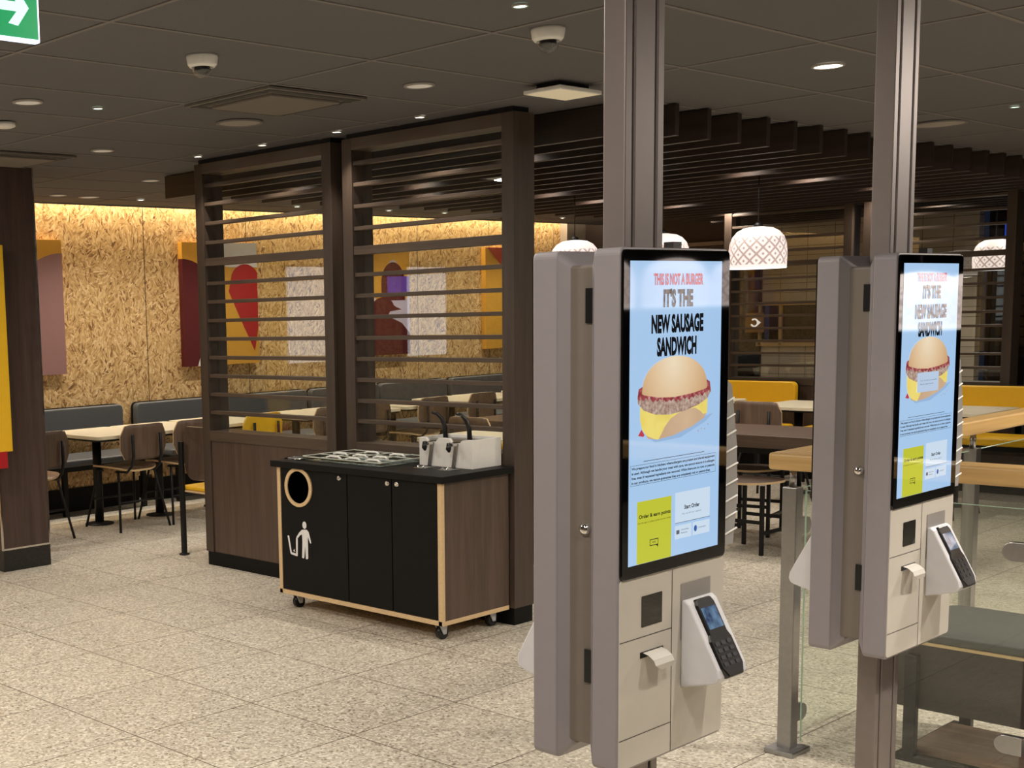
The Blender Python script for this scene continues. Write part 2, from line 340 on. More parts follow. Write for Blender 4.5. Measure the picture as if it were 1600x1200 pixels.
# ------------------------------------------------------------------ mesh helpers
def BM(): return bmesh.new()
def add_box(bm, x0, x1, y0, y1, z0, z1, mi=0):
    v = [bm.verts.new(p) for p in ((x0, y0, z0), (x1, y0, z0), (x1, y1, z0), (x0, y1, z0), (x0, y0, z1), (x1, y0, z1), (x1, y1, z1), (x0, y1, z1))]
    for f in ((3, 2, 1, 0), (4, 5, 6, 7), (0, 1, 5, 4), (1, 2, 6, 5), (2, 3, 7, 6), (3, 0, 4, 7)):
        bm.faces.new([v[i] for i in f]).material_index = mi
    return bm
def box(*a): return add_box(BM(), *a)
def add_tube(bm, pts, r, n=12, mi=0, cap=True):
    pts = [Vector(p) for p in pts]; rings = []
    rs = r if isinstance(r, (list, tuple)) else [r]*len(pts)
    prev = None
    for i, p in enumerate(pts):
        if i == 0: t = pts[1]-p
        elif i == len(pts)-1: t = p-pts[i-1]
        else: t = (pts[i+1]-p).normalized()+(p-pts[i-1]).normalized()
        t.normalize()
        if prev is None:
            a = Vector((0, 0, 1)) if abs(t.z) < .9 else Vector((1, 0, 0)); prev = t.cross(a).normalized()
        e1 = (prev-t*prev.dot(t)).normalized(); e2 = t.cross(e1); prev = e1
        rings.append([bm.verts.new(p+(e1*math.cos(2*PI*k/n)+e2*math.sin(2*PI*k/n))*rs[i]) for k in range(n)])
    for a, b_ in zip(rings, rings[1:]):
        for k in range(n):
            f = bm.faces.new((a[k], a[(k+1) % n], b_[(k+1) % n], b_[k])); f.smooth = True; f.material_index = mi
    if cap:
        bm.faces.new(rings[0][::-1]).material_index = mi; bm.faces.new(rings[-1]).material_index = mi
    return bm
def add_lathe(bm, prof, n=32, center=(0, 0, 0), mi=0, smooth=True):
    cx, cy, cz = center; rings = []
    for (r, z) in prof:
        if r < 1e-6: rings.append([bm.verts.new((cx, cy, cz+z))])
        else: rings.append([bm.verts.new((cx+r*math.cos(2*PI*k/n), cy+r*math.sin(2*PI*k/n), cz+z)) for k in range(n)])
    for a, b_ in zip(rings, rings[1:]):
        for k in range(n):
            q = [a[k % len(a)], a[(k+1) % len(a)], b_[(k+1) % len(b_)], b_[k % len(b_)]]
            u_ = []
            for x in q:
                if x not in u_: u_.append(x)
            if len(u_) > 2:
                f = bm.faces.new(u_); f.smooth = smooth; f.material_index = mi
    return bm
def rrect(w_, h_, r, n=6, cx=0, cy=0):
    rs = r if isinstance(r, (list, tuple)) else [r]*4
    pts = []
    for (sx, sy, a0), rr in zip(((1, 1, 0), (-1, 1, PI/2), (-1, -1, PI), (1, -1, 1.5*PI)), rs):
        for k in range(n+1):
            a = a0+PI/2*k/n
            pts.append((cx+sx*(w_/2-rr)+rr*math.cos(a), cy+sy*(h_/2-rr)+rr*math.sin(a)))
    return pts
def add_prism(bm, outline, t0, t1, fn, mi=0, mi_side=None, mi_back=None, smooth=False):
    """outline (a,b) extruded along t; fn(a,b,t)->xyz"""
    A = [bm.verts.new(fn(a, b_, t0)) for a, b_ in outline]; B = [bm.verts.new(fn(a, b_, t1)) for a, b_ in outline]
    n = len(outline)
    bm.faces.new(A[::-1]).material_index = mi if mi_back is None else mi_back
    bm.faces.new(B).material_index = mi
    for k in range(n):
        f = bm.faces.new((A[k], A[(k+1) % n], B[(k+1) % n], B[k])); f.material_index = mi if mi_side is None else mi_side; f.smooth = smooth
    return bm
def XZ(a, b_, t): return (a, t, b_)
def XY(a, b_, t): return (a, b_, t)
def YZ(a, b_, t): return (t, a, b_)

def obj(name, bm, mats, parent=None, bevel=0, loc=None, seg=2):
    bmesh.ops.recalc_face_normals(bm, faces=bm.faces)
    me = bpy.data.meshes.new(name); bm.to_mesh(me); bm.free()
    for x in (mats if isinstance(mats, (list, tuple)) else [mats]): me.materials.append(x)
    o = bpy.data.objects.new(name, me); COL.objects.link(o)
    if parent: o.parent = parent
    if loc: o.location = loc
    if bevel:
        md = o.modifiers.new('bevel', 'BEVEL'); md.width = bevel; md.segments = seg; md.limit_method = 'ANGLE'; md.angle_limit = math.radians(40)
    return o
def struct(name, bm, mats, label=None, bevel=0):
    o = obj(name, bm, mats, None, bevel); o['kind'] = 'structure'
    if label: o['label'] = label
    return o
def tag(o, label, cat, group=None):
    o['label'] = label; o['category'] = cat
    if group: o['group'] = group
    return o
def thing(name, label, cat, loc=(0, 0, 0), rz=0, group=None):
    o = bpy.data.objects.new(name, None); COL.objects.link(o); o.location = loc; o.rotation_euler = (0, 0, rz); o.empty_display_size = .1
    return tag(o, label, cat, group)
def dup(root, loc, rz, label, group=None):
    r = root.copy(); COL.objects.link(r); r.location = loc; r.rotation_euler = (0, 0, rz); r['label'] = label
    if group: r['group'] = group
    def rec(a, b_):
        for ch in [x for x in a.children]:
            c = ch.copy(); COL.objects.link(c); c.parent = b_; rec(ch, c)
    rec(root, r)
    return r

def text_bm(bm, body, a0, a1, b0, b1, fn, mi=0, bold=.0):
    """flat lettering scaled to fill the box a0..a1 x b0..b1"""
    cu = bpy.data.curves.new('lettering', 'FONT'); cu.body = body; cu.offset = bold; cu.resolution_u = 3
    o = bpy.data.objects.new('lettering', cu); COL.objects.link(o)
    dg = bpy.context.evaluated_depsgraph_get(); me = bpy.data.meshes.new_from_object(o.evaluated_get(dg))
    xs = [v.co.x for v in me.vertices]; ys = [v.co.y for v in me.vertices]
    x0, x1, y0, y1 = min(xs), max(xs), min(ys), max(ys)
    vs = [bm.verts.new(fn(a0+(v.co.x-x0)/(x1-x0)*(a1-a0), b0+(v.co.y-y0)/(y1-y0)*(b1-b0))) for v in me.vertices]
    for p in me.polygons:
        try: bm.faces.new([vs[i] for i in p.vertices]).material_index = mi
        except ValueError: pass
    bpy.data.objects.remove(o); bpy.data.curves.remove(cu); bpy.data.meshes.remove(me)

# ================================================================== SETTING
XW0, XW1, YW0, YW1 = -2.6, 14.0, -3.2, 9.7
struct('floor', box(XW0-.2, XW1+1.6, YW0-.2, YW1+.9, -.05, 0), floor_m, 'pale speckled terrazzo tile floor with thin dark joints')
# ceiling slab stops short of the panelled wall: lit cove slot between them
bm = box(XW0, XW1+1.6, YW0, 9.52, CEIL, CEIL+.04)
struct('ceiling', bm, ceil_m, 'dark grey-brown suspended tile ceiling')
bm = BM()
k = -8
for i in range(-8, 9):
    x = 3.829+i*1.245
    if XW0 < x < XW1: add_box(bm, x-.009, x+.009, YW0, 9.5, CEIL-.0035, CEIL-.0002)
for i in range(-11, 12):
    y = 3.098+i*.6
    if YW0 < y < 9.5: add_box(bm, XW0, XW1, y-.009, y+.009, CEIL-.003, CEIL-.0001)
struct('trim_1', bm, grid_m, 'thin exposed grid bars between the ceiling tiles')
struct('ceiling_edge', box(XW0, XW1, 9.505, 9.52, CEIL-.012, CEIL+.05), grid_m, 'edge strip of the ceiling along the light cove')
struct('wall_back', box(XW0, 13.25, YW1, YW1+.05, 0, 2.92), osb, 'oriented strand board wall with lit cove along its top')
struct('ceiling_cove', box(XW0, XW1, 9.3, 9.76, 2.90, 2.94), mat('cove_lining', (200, 190, 170), .8), 'top of the cove above the board wall')
# board joints on the strand board wall
bm = BM()
for x in (5.85, 7.055, 8.27, 9.49, 10.70, 11.91, 13.12, 4.64, 3.43, 2.2):
    add_box(bm, x-.0035, x+.0035, YW1-.0012, YW1+.001, .0, 2.75)
struct('trim_2', bm, mat('board_joint', (70, 48, 26), .9), 'dark vertical joints between the strand boards')
lamp_area('cove_light', (5.7, 9.60, 2.80), 16, COVE_POWER, (1, .82, .58), (math.radians(25), 0, 0), .05)
struct('wall_left', box(XW0-.1, XW0, YW0, YW1, 0, 2.9), mat('painted_wall_taupe', (120, 110, 100), .8))
struct('wall_front', box(XW0, XW1, YW0-.1, YW0, 0, 2.9), mat('painted_wall_brown', (44, 38, 35), .8))
# corner beyond the board wall
struct('wall_return', box(13.25, 13.62, 9.60, 9.72, 0, 2.7), mat('painted_panel_pale', (150, 140, 128), .8))
struct('wall_back_recess', box(13.25, XW1+1.6, 10.55, 10.65, 0, 2.7), walnut)
dark_wall = mat('dark_brown_wall', (70, 56, 48), .6)
tile_m = tile_wall_material('cream_wall_tiles', (160, 148, 132), (148, 137, 121), (88, 78, 68), .30, .10)
struct('wall_right', box(XW1, XW1+.1, 7.90, 10.6, 0, 2.62), dark_wall, 'dark brown wall at the far end')
bm = box(XW1, XW1+.12, 5.26, 6.0, 0, 2.62)
add_box(bm, XW1, XW1+.12, 6.0, 7.52, 1.60, 2.62); add_box(bm, XW1, XW1+.12, 6.0, 7.52, 0, 1.12)
struct('wall_right_tiled', bm, tile_m, 'cream tiled wall beyond the far slatted screens')
# kitchen hatch behind the tiled wall opening
bm = box(XW1+.9, XW1+1.0, 5.9, 7.9, .8, 2.0); add_box(bm, XW1+.12, XW1+.9, 5.9, 6.0, .8, 2.0); add_box(bm, XW1+.1, XW1+.9, 5.9, 7.9, .95, 1.12)
struct('wall_hatch', bm, mat('hatch_dark_interior', (28, 24, 21), .6))
struct('window_1', box(XW1+.02, XW1+.05, 7.52, 7.90, 0, 2.62), black_gloss, 'black night window beside the tiled wall')
bm = box(XW1, XW1+.06, 7.88, 7.91, 0, 2.6); add_box(bm, XW1, XW1+.06, 7.51, 7.53, 0, 2.6)
struct('trim_3', bm, black_m)
struct('window_2', box(XW1+.25, XW1+.28, 4.75, 5.26, 0, 2.62), black_gloss, 'dark shop window at the right end')
struct('wall_right_end', box(XW1, XW1+.4, 4.62, 4.80, 0, 2.62), black_m)
struct('window_3', box(XW1+.25, XW1+.28, YW0, 4.62, 0, 2.62), black_gloss, 'dark shop windows running on to the right')

# far things at the windows
bm = box(XW1+.20, XW1+.24, 5.02, 5.10, 1.95, 2.32)
tag(obj('blue_poster', bm, emis('poster_blue_light', (40, 74, 190), .7)), 'small glowing blue poster in the dark window at the far right', 'poster')
tag(obj('blue_light_strip', box(XW1+.19, XW1+.215, 4.90, 4.935, 2.44, 2.60), emis('blue_tube_light', (110, 180, 235), 1.2)), 'short vertical blue light strip at the top right edge', 'light')
bm = add_lathe(BM(), [(0, -.02), (.075, -.02), (.08, 0), (.08, .05), (.06, .07), (.045, .075), (.03, .1), (0, .105)], 24)
o = obj('fire_bell', bm, mat('red_enamel', (110, 28, 24), .35)); o.rotation_euler = (0, -PI/2, 0); o.location = (XW1-.02, 5.53, 2.52)
tag(o, 'round dark red fire alarm bell on the cream tiled wall', 'alarm')
t = thing('arrow_sign', 'small brown sign with a white circular arrow in the hatch', 'sign', (XW1-.07, 7.56, 1.373))
obj('sign_plate', box(0, .01, -.11, .11, -.11, .11), mat('sign_ochre', (120, 88, 40), .6), t)
bm = BM(); pts = [(.0, .04*math.cos(a), .04*math.sin(a)) for a in [math.radians(d) for d in range(50, 340, 15)]]
add_tube(bm, [(-.004, p[1], p[2]) for p in pts], .009, 6)
add_prism(bm, [(-.075, .0), (-.035, .03), (-.035, -.03)], -.008, 0, YZ)
obj('arrow_mark', bm, emis('sign_white_lit', (238, 226, 214), .9, .5), t)
t = thing('hatch_frame', 'ochre timber frame bars across the kitchen hatch', 'frame', (XW1-.02, 7.52, 1.12))
bm = BM()
for y in (0, -.24): add_box(bm, -.015, .02, y-.016, y+.016, 0, .48)
add_box(bm, -.015, .02, -1.50, .04, .44, .475); add_box(bm, -.015, .02, -1.50, .04, -.01, .03)
obj('bar', bm, mat('ochre_timber', (150, 122, 80), .6), t)
t = thing('wall_shelf', 'long pale shelf lamp on the dark brown wall', 'shelf', (XW1-.03, 8.25, 2.285))
obj('shelf_board', box(-.06, .02, -.30, .42, -.02, .02), mat('shelf_pale', (150, 128, 110), .5), t)
# hatch equipment: wire hanger hook and counter clutter
t = thing('wire_bracket', 'thin bent wire bracket hanging in the dark hatch', 'bracket', (XW1+.2, 6.75, 1.30))
obj('wire', add_tube(BM(), [(0, .22, .2), (0, .12, .04), (0, .02, 0), (0, -.3, .09)], .006, 6), steel, t)
obj('hook', box(-.02, .02, -.05, .05, .18, .25), kiosk_grey, t)
def jar(y, r, h, mm, lab):
    bm = add_lathe(BM(), [(0, 0), (r, 0), (r, h*.75), (r*.5, h*.86), (r*.5, h), (0, h)], 16, (XW1+.35, y, 1.12))
    tag(obj('counter_jar', bm, mm), lab, 'jar')
jar(6.95, .05, .14, steel, 'short steel jar on the hatch counter, furthest left')
jar(6.62, .04, .18, white_pl, 'white jar in the middle of the hatch counter')
jar(6.30, .045, .15, yellow_ply, 'yellow jar on the hatch counter, furthest right')

# clad column, left
struct('column_left', box(4.195, 4.54, 7.44, 8.05, .14, CEIL), wood('walnut_column_cladding', (62, 47, 42), (84, 66, 58), 'z'), 'walnut clad column at the left edge')
struct('baseboard_column', box(4.19, 4.545, 7.433, 8.06, 0, .14), dark_stone, 'black flecked stone skirting of the column')
bm = box(4.188, 4.547, 7.431, 7.44, .14, .152); add_box(bm, 4.538, 4.548, 7.432, 7.445, .14, CEIL); add_box(bm, 4.186, 4.196, 7.432, 7.445, .14, CEIL)
struct('trim_4', bm, chrome, 'thin steel edge strips of the column')
t = thing('promotion_board', 'yellow board with a red foot panel in front of the left column', 'board', (4.0, 7.36, 0))
obj('board_panel', box(.03, .245, -.02, .0, .795, 2.1), mat('yellow_board', (240, 190, 34), .5), t, .003)
obj('foot_panel', box(.03, .205, -.02, .0, .69, .80), mat('red_board', (176, 24, 30), .5), t, .003)
obj('leg', box(.06, .09, -.018, .0, 0, .7), black_m, t)

# ================================================================== SLATTED SCREENS
RAILS = (2.437, 2.32, 2.20, 2.08, 1.825, 1.708, 1.59, 1.473, 1.355, 1.237, 1.119, 1.003)
def screen(x, y0, y1, label, name='slatted_screen', panel=True, mw=(screen_w, screen_wy)):
    t = thing(name, label, 'room divider', (x, (y0+y1)/2, 0)); h = (y1-y0)/2; pw = .075
    obj('post', box(0, .165, -h, -h+pw, .09, 2.572), mw[0], t, .002); obj('post', box(0, .165, h-pw, h, .09, 2.572), mw[0], t, .002)
    obj('header', box(.0, .165, -h+pw, h-pw, 2.508, 2.572), mw[1], t, .002)
    obj('shadow_gap_top', box(.02, .145, -h+.02, h-.02, 2.572, CEIL-.001), black_m, t)
    for z in RAILS: obj('rail', box(.012, .062, -h+pw, h-pw, z-.011, z+.011), mw[1], t, .002)
    obj('wide_rail', box(.006, .07, -h+pw, h-pw, 1.935, 1.982), mw[1], t, .002)
    obj('glass_pane', box(.085, .093, -h+pw, h-pw, .885, 2.508), pane, t)
    obj('sill', box(0, .165, -h+pw, h-pw, .82, .885), mw[1], t, .002)
    obj('lower_panel', box(.012, .15, -h+pw, h-pw, .09, .82), walnut if panel else mw[0], t)
    obj('plinth', box(.008, .157, -h+.01, h-.01, 0, .09), black_lam, t)
    return t
S1 = screen(5.25, 5.405, 6.645, 'slatted wooden screen with glass, left one, behind the bin cabinet')
S2 = screen(5.25, 4.12, 5.315, 'slatted wooden screen with glass standing directly behind the sauce dispenser')
screen(11.85, 5.52, 6.76, 'far slatted screen behind the yellow bench, left of the two')
screen(11.85, 4.17, 5.42, 'far slatted screen behind the yellow bench, right of the two')

# ceiling baffles
b0 = None
for k in range(28):
    x = 5.64+.2985*k
    bm = box(-.019, .019, 3.65, 7.45, 2.442, CEIL-.0045)
    lab = 'dark wooden ceiling baffle hanging in the parallel row over the tables'
    if b0 is None:
        b0 = obj('ceiling_baffle', bm, baffle_w, None, .002); b0.location = (x, 0, 0); tag(b0, lab, 'baffle', 'parallel dark ceiling baffles')
    else:
        bm.free(); o = b0.copy(); COL.objects.link(o); o.location = (x, 0, 0)

# ================================================================== WALL ART
def canvas(x0, x1, shapes, base, label):
    t = thing('wall_canvas', label, 'picture', ((x0+x1)/2, YW1, 1.158)); w_ = (x1-x0); h_ = 1.145
    obj('panel', box(-w_/2, w_/2, -.062, -.002, 0, h_), base, t, .002)
    bm = BM(); ms = []
    for i, (mm, pts) in enumerate(shapes):
        vs = [bm.verts.new(((a-.5)*w_, -.0632-.0004*i, b_*h_)) for a, b_ in pts]
        f = bm.faces.new(vs); f.material_index = i; ms.append(mm)
        if any(abs(a) < .001 for a, _ in pts):       # wrap colour round the left edge
            ys = [b_ for a, b_ in pts if abs(a) < .001]
            if len(ys) > 1:
                z0, z1 = min(ys)*h_, max(ys)*h_
                q = [bm.verts.new(c) for c in ((-w_/2-.0004, -.0632, z0), (-w_/2-.0004, -.0632, z1), (-w_/2-.0004, -.002, z1), (-w_/2-.0004, -.002, z0))]
                bm.faces.new(q).material_index = i
    obj('printed_shapes', bm, ms, t)
    return t
def arc(cx, cy, rx, ry, a0, a1, n=16): return [(cx+rx*math.cos(math.radians(a0+(a1-a0)*k/n)), cy+ry*math.sin(math.radians(a0+(a1-a0)*k/n))) for k in range(n+1)]
c_yel = mat('print_yellow', (206, 152, 50), .6); c_red = mat('print_red', (166, 32, 28), .6); c_dred = mat('print_dark_red', (82, 10, 16), .6)
c_white = mat('print_white', (214, 210, 208), .6); c_mauve = mat('print_mauve', (146, 108, 104), .6); c_grey = mat('print_lilac', (190, 180, 200), .6); c_purp = mat('print_purple', (104, 66, 168), .6)
# 1: mauve arch on yellow
canvas(5.25, 6.142, [(c_mauve, [(0, 0), (1, 0), (1, .90)] + arc(1.0, .30, .66, .60, 90, 175) + [(0, .2)])], c_yel, 'canvas with a mauve arch on yellow, partly hidden by the left column')
# 2
canvas(7.44, 8.345, [
    (c_dred, [(0, 0), (.24, 0), (.30, .2), (.40, .38), (.46, .55)] + arc(.0, .5, .44, .365, 10, 90)[::1]),
    (c_white, [(.16, 0), (.47, 0), (.47, .52), (.42, .48), (.27, .22)]),
    (c_white, [(.34, .80), (.34, 1), (1, 1), (1, .80)]),
    (c_yel, [(.44, 0), (1, 0), (1, .30), (.95, .12), (.5, .80), (.40, .80), (.44, .5)]),
    (c_red, [(.94, .10), (1, .30), (1, .74)] + arc(.83, .68, .20, .145, 25, 155) + [(.6, .6), (.76, .36)]),
    (c_yel, [(.32, .30), (.46, .30), (.60, .80), (.40, .84), (.34, .8)]),
    ], c_yel, 'canvas of yellow, white and red wedges seen through the left slatted screen')
# 3
canvas(9.60, 10.50, [
    (c_white, [(0, 0), (.5, 0), (.62, .6), (.5, .9), (.0, .9)]),
    (c_grey, [(.45, 0), (1, 0), (1, .95), (.6, .9)]),
    (c_yel, [(.55, 1), (1, 1), (1, .60)] + arc(.72, .45, .20, .42, 5, 175) + [(.12, .62)] + arc(.55, .58, .44, .42, 175, 95)),
    (c_dred, arc(.72, .66, .20, .19, 0, 180) + [(.52, .5), (.92, .5)]),
    (c_purp, [(.62, .56), (1, .56), (1, .72), (.62, .72)]),
    (c_yel, [(0, 0), (.30, 0), (.30, .20), (.36, .40)] + arc(.24, .25, .22, .17, 40, 175) + [(0, .2)]),
    (c_dred, [(.36, 0), (1, 0), (1, .19), (.86, .29), (.66, .345), (.62, .36), (.66, .40), (.86, .415), (.76, .44)] + arc(.54, .43, .19, .10, 15, 180) + [(.34, .38), (.28, .20)]),
    ], c_white, 'canvas with a dark red standing bust shape on white, behind the right screen')
# 4
canvas(11.77, 12.68, [
    (c_red, [(.03, 1), (.85, 1), (.82, .80), (.62, .42), (.50, .58), (.32, .82)]),
    (black_lam, [(.82, 1), (.94, 1), (.84, .78)]),
    (c_white, [(.78, 0), (1, 0), (1, .72), (.82, .72)]),
    ], c_yel, 'yellow canvas with a red corner, nearest the far end of the board wall')
# lit menu boards further left on the same wall; they mirror in the screen glass
t = thing('lit_menu_board', 'white backlit board on the board wall far left of the column', 'sign', (-.10, YW1-.03, 1.13))
obj('frame', box(-.33, .33, -.03, .03, -.03, .98), black_m, t); obj('lit_face', box(-.31, .31, -.035, -.03, 0, .95), emis('board_white_glow', (236, 238, 246), 2.9, .4), t)
t = thing('lit_menu_board', 'narrow white backlit board nearest the left column', 'sign', (1.60, YW1-.03, 1.13))
obj('frame', box(-.42, .42, -.03, .03, -.03, .98), black_m, t); obj('lit_face', box(-.39, .39, -.035, -.03, 0, .95), emis('board_white_glow_b', (236, 238, 246), 2.6, .4), t)

# ================================================================== BENCHES ALONG THE BOARD WALL
def cushion(bm, x0, x1, y0, y1, z0, z1, fn=None):
    add_box(bm, x0, x1, y0, y1, z0, z1)
def rounded_cushion(w_, h_, th, r, rs=None):
    bm = BM(); add_prism(bm, rrect(w_, h_, rs or r, 6), 0, th, XZ); return bm
def bench(loc, rz, sections, vinyl, edge, label, under):
    """bench runs along local x; back against local y=0, front towards -y"""
    t = thing('banquette_bench', label, 'bench', loc, rz)
    L0, L1 = min(a for a, b_ in sections), max(b_ for a, b_ in sections)
    for a, b_ in sections:
        bm = rounded_cushion(b_-a, .25, .07, .045)
        o = obj('backrest', bm, vinyl, t, .014, ((a+b_)/2, -.10, .738), 3)
        o2 = obj('backrest_board', rounded_cushion(b_-a+.012, .262, .014, .05), edge, t, 0, ((a+b_)/2, -.03, .738))
    obj('seat', box(L0, L1, -.60, -.10, .415, .475), vinyl, t, .02, None, 3)
    obj('seat_frame', box(L0+.01, L1-.01, -.58, -.09, .375, .415), black_m, t)
    obj('under_panel', box(L0+.02, L1-.02, -.30, -.27, .2, .375), under, t)
    obj('plinth', box(L0+.02, L1-.02, -.32, -.06, 0, .2), black_lam, t)
    for x in (L0+.12, (L0+L1)/2, L1-.12): obj('leg', box(x-.02, x+.02, -.55, -.51, 0, .375), black_m, t)
    return t
bench((0, 9.69, 0), 0, [(4.85, 5.69), (5.71, 6.685)], grey_vinyl, black_m, 'grey upholstered wall bench just right of the left column', osb)
bench((0, 9.69, 0), 0, [(6.83, 7.83), (7.85, 8.93)], grey_vinyl, black_m, 'grey upholstered wall bench behind the left slatted screen', osb)
bench((0, 9.69, 0), 0, [(8.99, 9.97), (9.99, 11.05)], grey_vinyl, black_m, 'grey upholstered wall bench behind the right slatted screen', osb)
bench((0, 9.69, 0), 0, [(11.12, 12.15), (12.17, 13.15)], grey_vinyl, black_m, 'grey upholstered wall bench at the far end of the board wall', osb)
# yellow benches against the far screens: local x -> world -y
bench((11.78, 0, 0), -PI/2, [(-6.95, -5.93)], yellow_vinyl, black_m, 'yellow upholstered bench left of the kiosks in the far room', walnut_y)
bench((11.78, 0, 0), -PI/2, [(-5.75, -4.72), (-4.70, -3.55)], yellow_vinyl, black_m, 'long yellow upholstered bench behind the right hand kiosk', walnut_y)

# ================================================================== TABLES
def make_table(label):
    t = thing('dining_table', label, 'table', group=None)
    bm = BM(); add_prism(bm, rrect(.596, .76, .06, 6), .715, .742, XY)
    obj('tabletop', bm, cream, t, .003)
    bm = BM(); add_prism(bm, rrect(.57, .73, .05, 5), .700, .715, XY); obj('tabletop_underside', bm, black_m, t)
    obj('column', add_tube(BM(), [(0, .09, .012), (0, .09, .70)], .036, 16), black_m, t)
    obj('base', add_lathe(BM(), [(0, 0), (.115, 0), (.115, .008), (.05, .02), (.04, .022), (0, .022)], 28, (0, .09, 0)), black_m, t)
    return t
T0 = make_table('cream two-seat table by the left column, left of the joined pair'); T0.location = (5.75, 8.55, 0)
tl = [(4.55, 8.55, 'cream two-seat table hidden behind the left column'), (6.35, 8.55, 'cream two-seat table right half of the pair by the left column'),
      (6.98, 8.58, 'cream two-seat table in front of the yellow-backed chair'), (7.85, 8.50, 'cream two-seat table seen between the rails at the right of the left screen'),
      (8.45, 8.50, 'cream two-seat table behind the gap between the two near screens'), (9.15, 8.55, 'cream two-seat table at the left inside the right screen'),
      (9.95, 8.50, 'cream two-seat table left half of the pair behind the sauce pumps'), (10.55, 8.50, 'cream two-seat table right half of the pair behind the sauce pumps'),
      (11.35, 8.50, 'cream two-seat table seen just left of the near kiosk'), (12.3, 8.50, 'cream two-seat table at the far end of the board wall')]
T0['label'] = 'cream two-seat table, left half of the pair by the left column'
for x, y, l in tl: dup(T0, (x, y, 0), 0, l)
for x, y, l in [(10.70, 6.35, 'cream table in front of the far yellow bench, left end'), (10.70, 5.35, 'cream table in front of the far yellow bench, middle'), (10.70, 4.10, 'cream table in front of the far yellow bench, right of the right kiosk')]:
    dup(T0, (x, y, 0), PI/2, l)
dup(T0, (7.1, 5.85, 0), PI/2, 'cream table behind the sauce dispenser, nearest the right screen')
# long communal table
t = thing('communal_table', 'long walnut communal table running behind the kiosks', 'table', (8.39, 5.1, 0))
obj('tabletop', box(-.36, .36, -1.75, 1.75, .66, .745), walnut_y, t, .004)
obj('apron', box(-.32, .32, -1.68, 1.68, .62, .66), black_m, t)
for sy in (-1.5, 0, 1.5):
    obj('leg', box(-.04, .04, sy-.04, sy+.04, 0, .62), black_m, t); obj('foot', box(-.26, .26, sy-.04, sy+.04, 0, .02), black_m, t)

# ================================================================== CHAIRS
def make_chair(name, label, face, seatface, edge=ply):
    t = thing(name, label, 'chair')
    def bend(a, b_, tt):
        return (a, -.245-.05*(1-(a/.21)**2)*.5+tt-.05*(b_-.68), b_)
    bm = BM()
    # curved backrest as a strip grid, rounded corners
    nx, nz = 12, 8
    def hz(a):
        q = abs(a)/.212
        if q < .72: return 1
        s = (q-.72)/.28; return math.sqrt(max(0, 1-s*s))*.62+.38
    F, B = [], []
    for i in range(nx+1):
        a = -.212+.424*i/nx; hh = hz(a)*.135
        F.append([bm.verts.new(bend(a, .683+hh*(2*j/nz-1), 0)) for j in range(nz+1)])
        B.append([bm.verts.new(bend(a, .683+hh*(2*j/nz-1), .013)) for j in range(nz+1)])
    for i in range(nx):
        for j in range(nz):
            f = bm.faces.new((F[i][j], F[i+1][j], F[i+1][j+1], F[i][j+1])); f.smooth = True
            f = bm.faces.new((B[i][j+1], B[i+1][j+1], B[i+1][j], B[i][j])); f.smooth = True
    for i in range(nx):
        bm.faces.new((F[i+1][0], F[i][0], B[i][0], B[i+1][0])).material_index = 1
        bm.faces.new((F[i][nz], F[i+1][nz], B[i+1][nz], B[i][nz])).material_index = 1
    for j in range(nz):
        bm.faces.new((F[0][j], F[0][j+1], B[0][j+1], B[0][j])).material_index = 1
        bm.faces.new((F[nx][j+1], F[nx][j], B[nx][j], B[nx][j+1])).material_index = 1
    obj('backrest', bm, [face, edge], t)
    bm = BM(); ol = rrect(.40, .42, (.07, .07, .13, .13), 6)
    def sf(a, b_, tt): return (a, b_, tt+.462+.03*(a/.2)**2-.012)
    add_prism(bm, ol, 0, .014, sf, 0, 1); obj('seat', bm, [seatface, edge], t)
    for sx in (-1, 1):
        obj('leg', add_tube(BM(), [(sx*.15, .10, .452), (sx*.17, .14, .44), (sx*.235, .235, .0)], .010, 8), black_m, t)
        obj('leg', add_tube(BM(), [(sx*.15, -.10, .452), (sx*.17, -.14, .44), (sx*.235, -.235, .0)], .010, 8), black_m, t)
        obj('back_support', add_tube(BM(), [(sx*.13, -.05, .445), (sx*.13, -.20, .452), (sx*.13, -.265, .50), (sx*.13, -.292, .58), (sx*.13, -.290, .745)], [.009, .009, .011, .012, .012], 8), black_m, t)
    obj('stretcher', add_tube(BM(), [(-.195, -.185, .22), (.195, -.185, .22)], .008, 8), black_m, t)
    obj('stretcher', add_tube(BM(), [(-.195, .185, .22), (.195, .185, .22)], .008, 8), black_m, t)
    return t
C0 = make_chair('dining_chair', 'brown plywood chair in front of the column side table, nearest whole one', chair_w, chair_s); C0.location = (5.83, 8.36, 0)
cl = [(4.99, 8.43, 0, 'brown plywood chair half hidden by the left column'),
      (6.33, 8.355, 0, 'brown plywood chair overlapped by the black-legged yellow seat chair'),
      (7.83, 8.355, 0, 'brown plywood chair in the gap between the two near screens'),
      (8.36, 8.355, 0, 'brown plywood chair at the left inside the right screen'),
      (9.15, 8.355, 0, 'brown plywood chair behind the sauce dispenser, left of its levers'),
      (9.85, 8.355, 0, 'brown plywood chair behind the right lever of the sauce dispenser'),
      (10.60, 8.355, 0, 'brown plywood chair beside the right post of the right screen'),
      (11.35, 8.355, 0, 'brown plywood chair just left of the near kiosk'),
      (12.2, 8.355, 0, 'brown plywood chair at the far end of the wall tables'),
      (10.12, 5.33, -PI/2, 'dark plywood chair between the two kiosks, back to the communal table'),
      (10.12, 6.12, -PI/2, 'brown plywood chair beside the pale rack of the near kiosk'),
      (10.12, 4.05, -PI/2, 'brown plywood chair behind the right kiosk'),
      (7.80, 6.35, -PI/2, 'brown plywood chair at the left end of the communal table'),
      (7.80, 5.55, -PI/2, 'brown plywood chair at the communal table left of the near kiosk'),
      ]
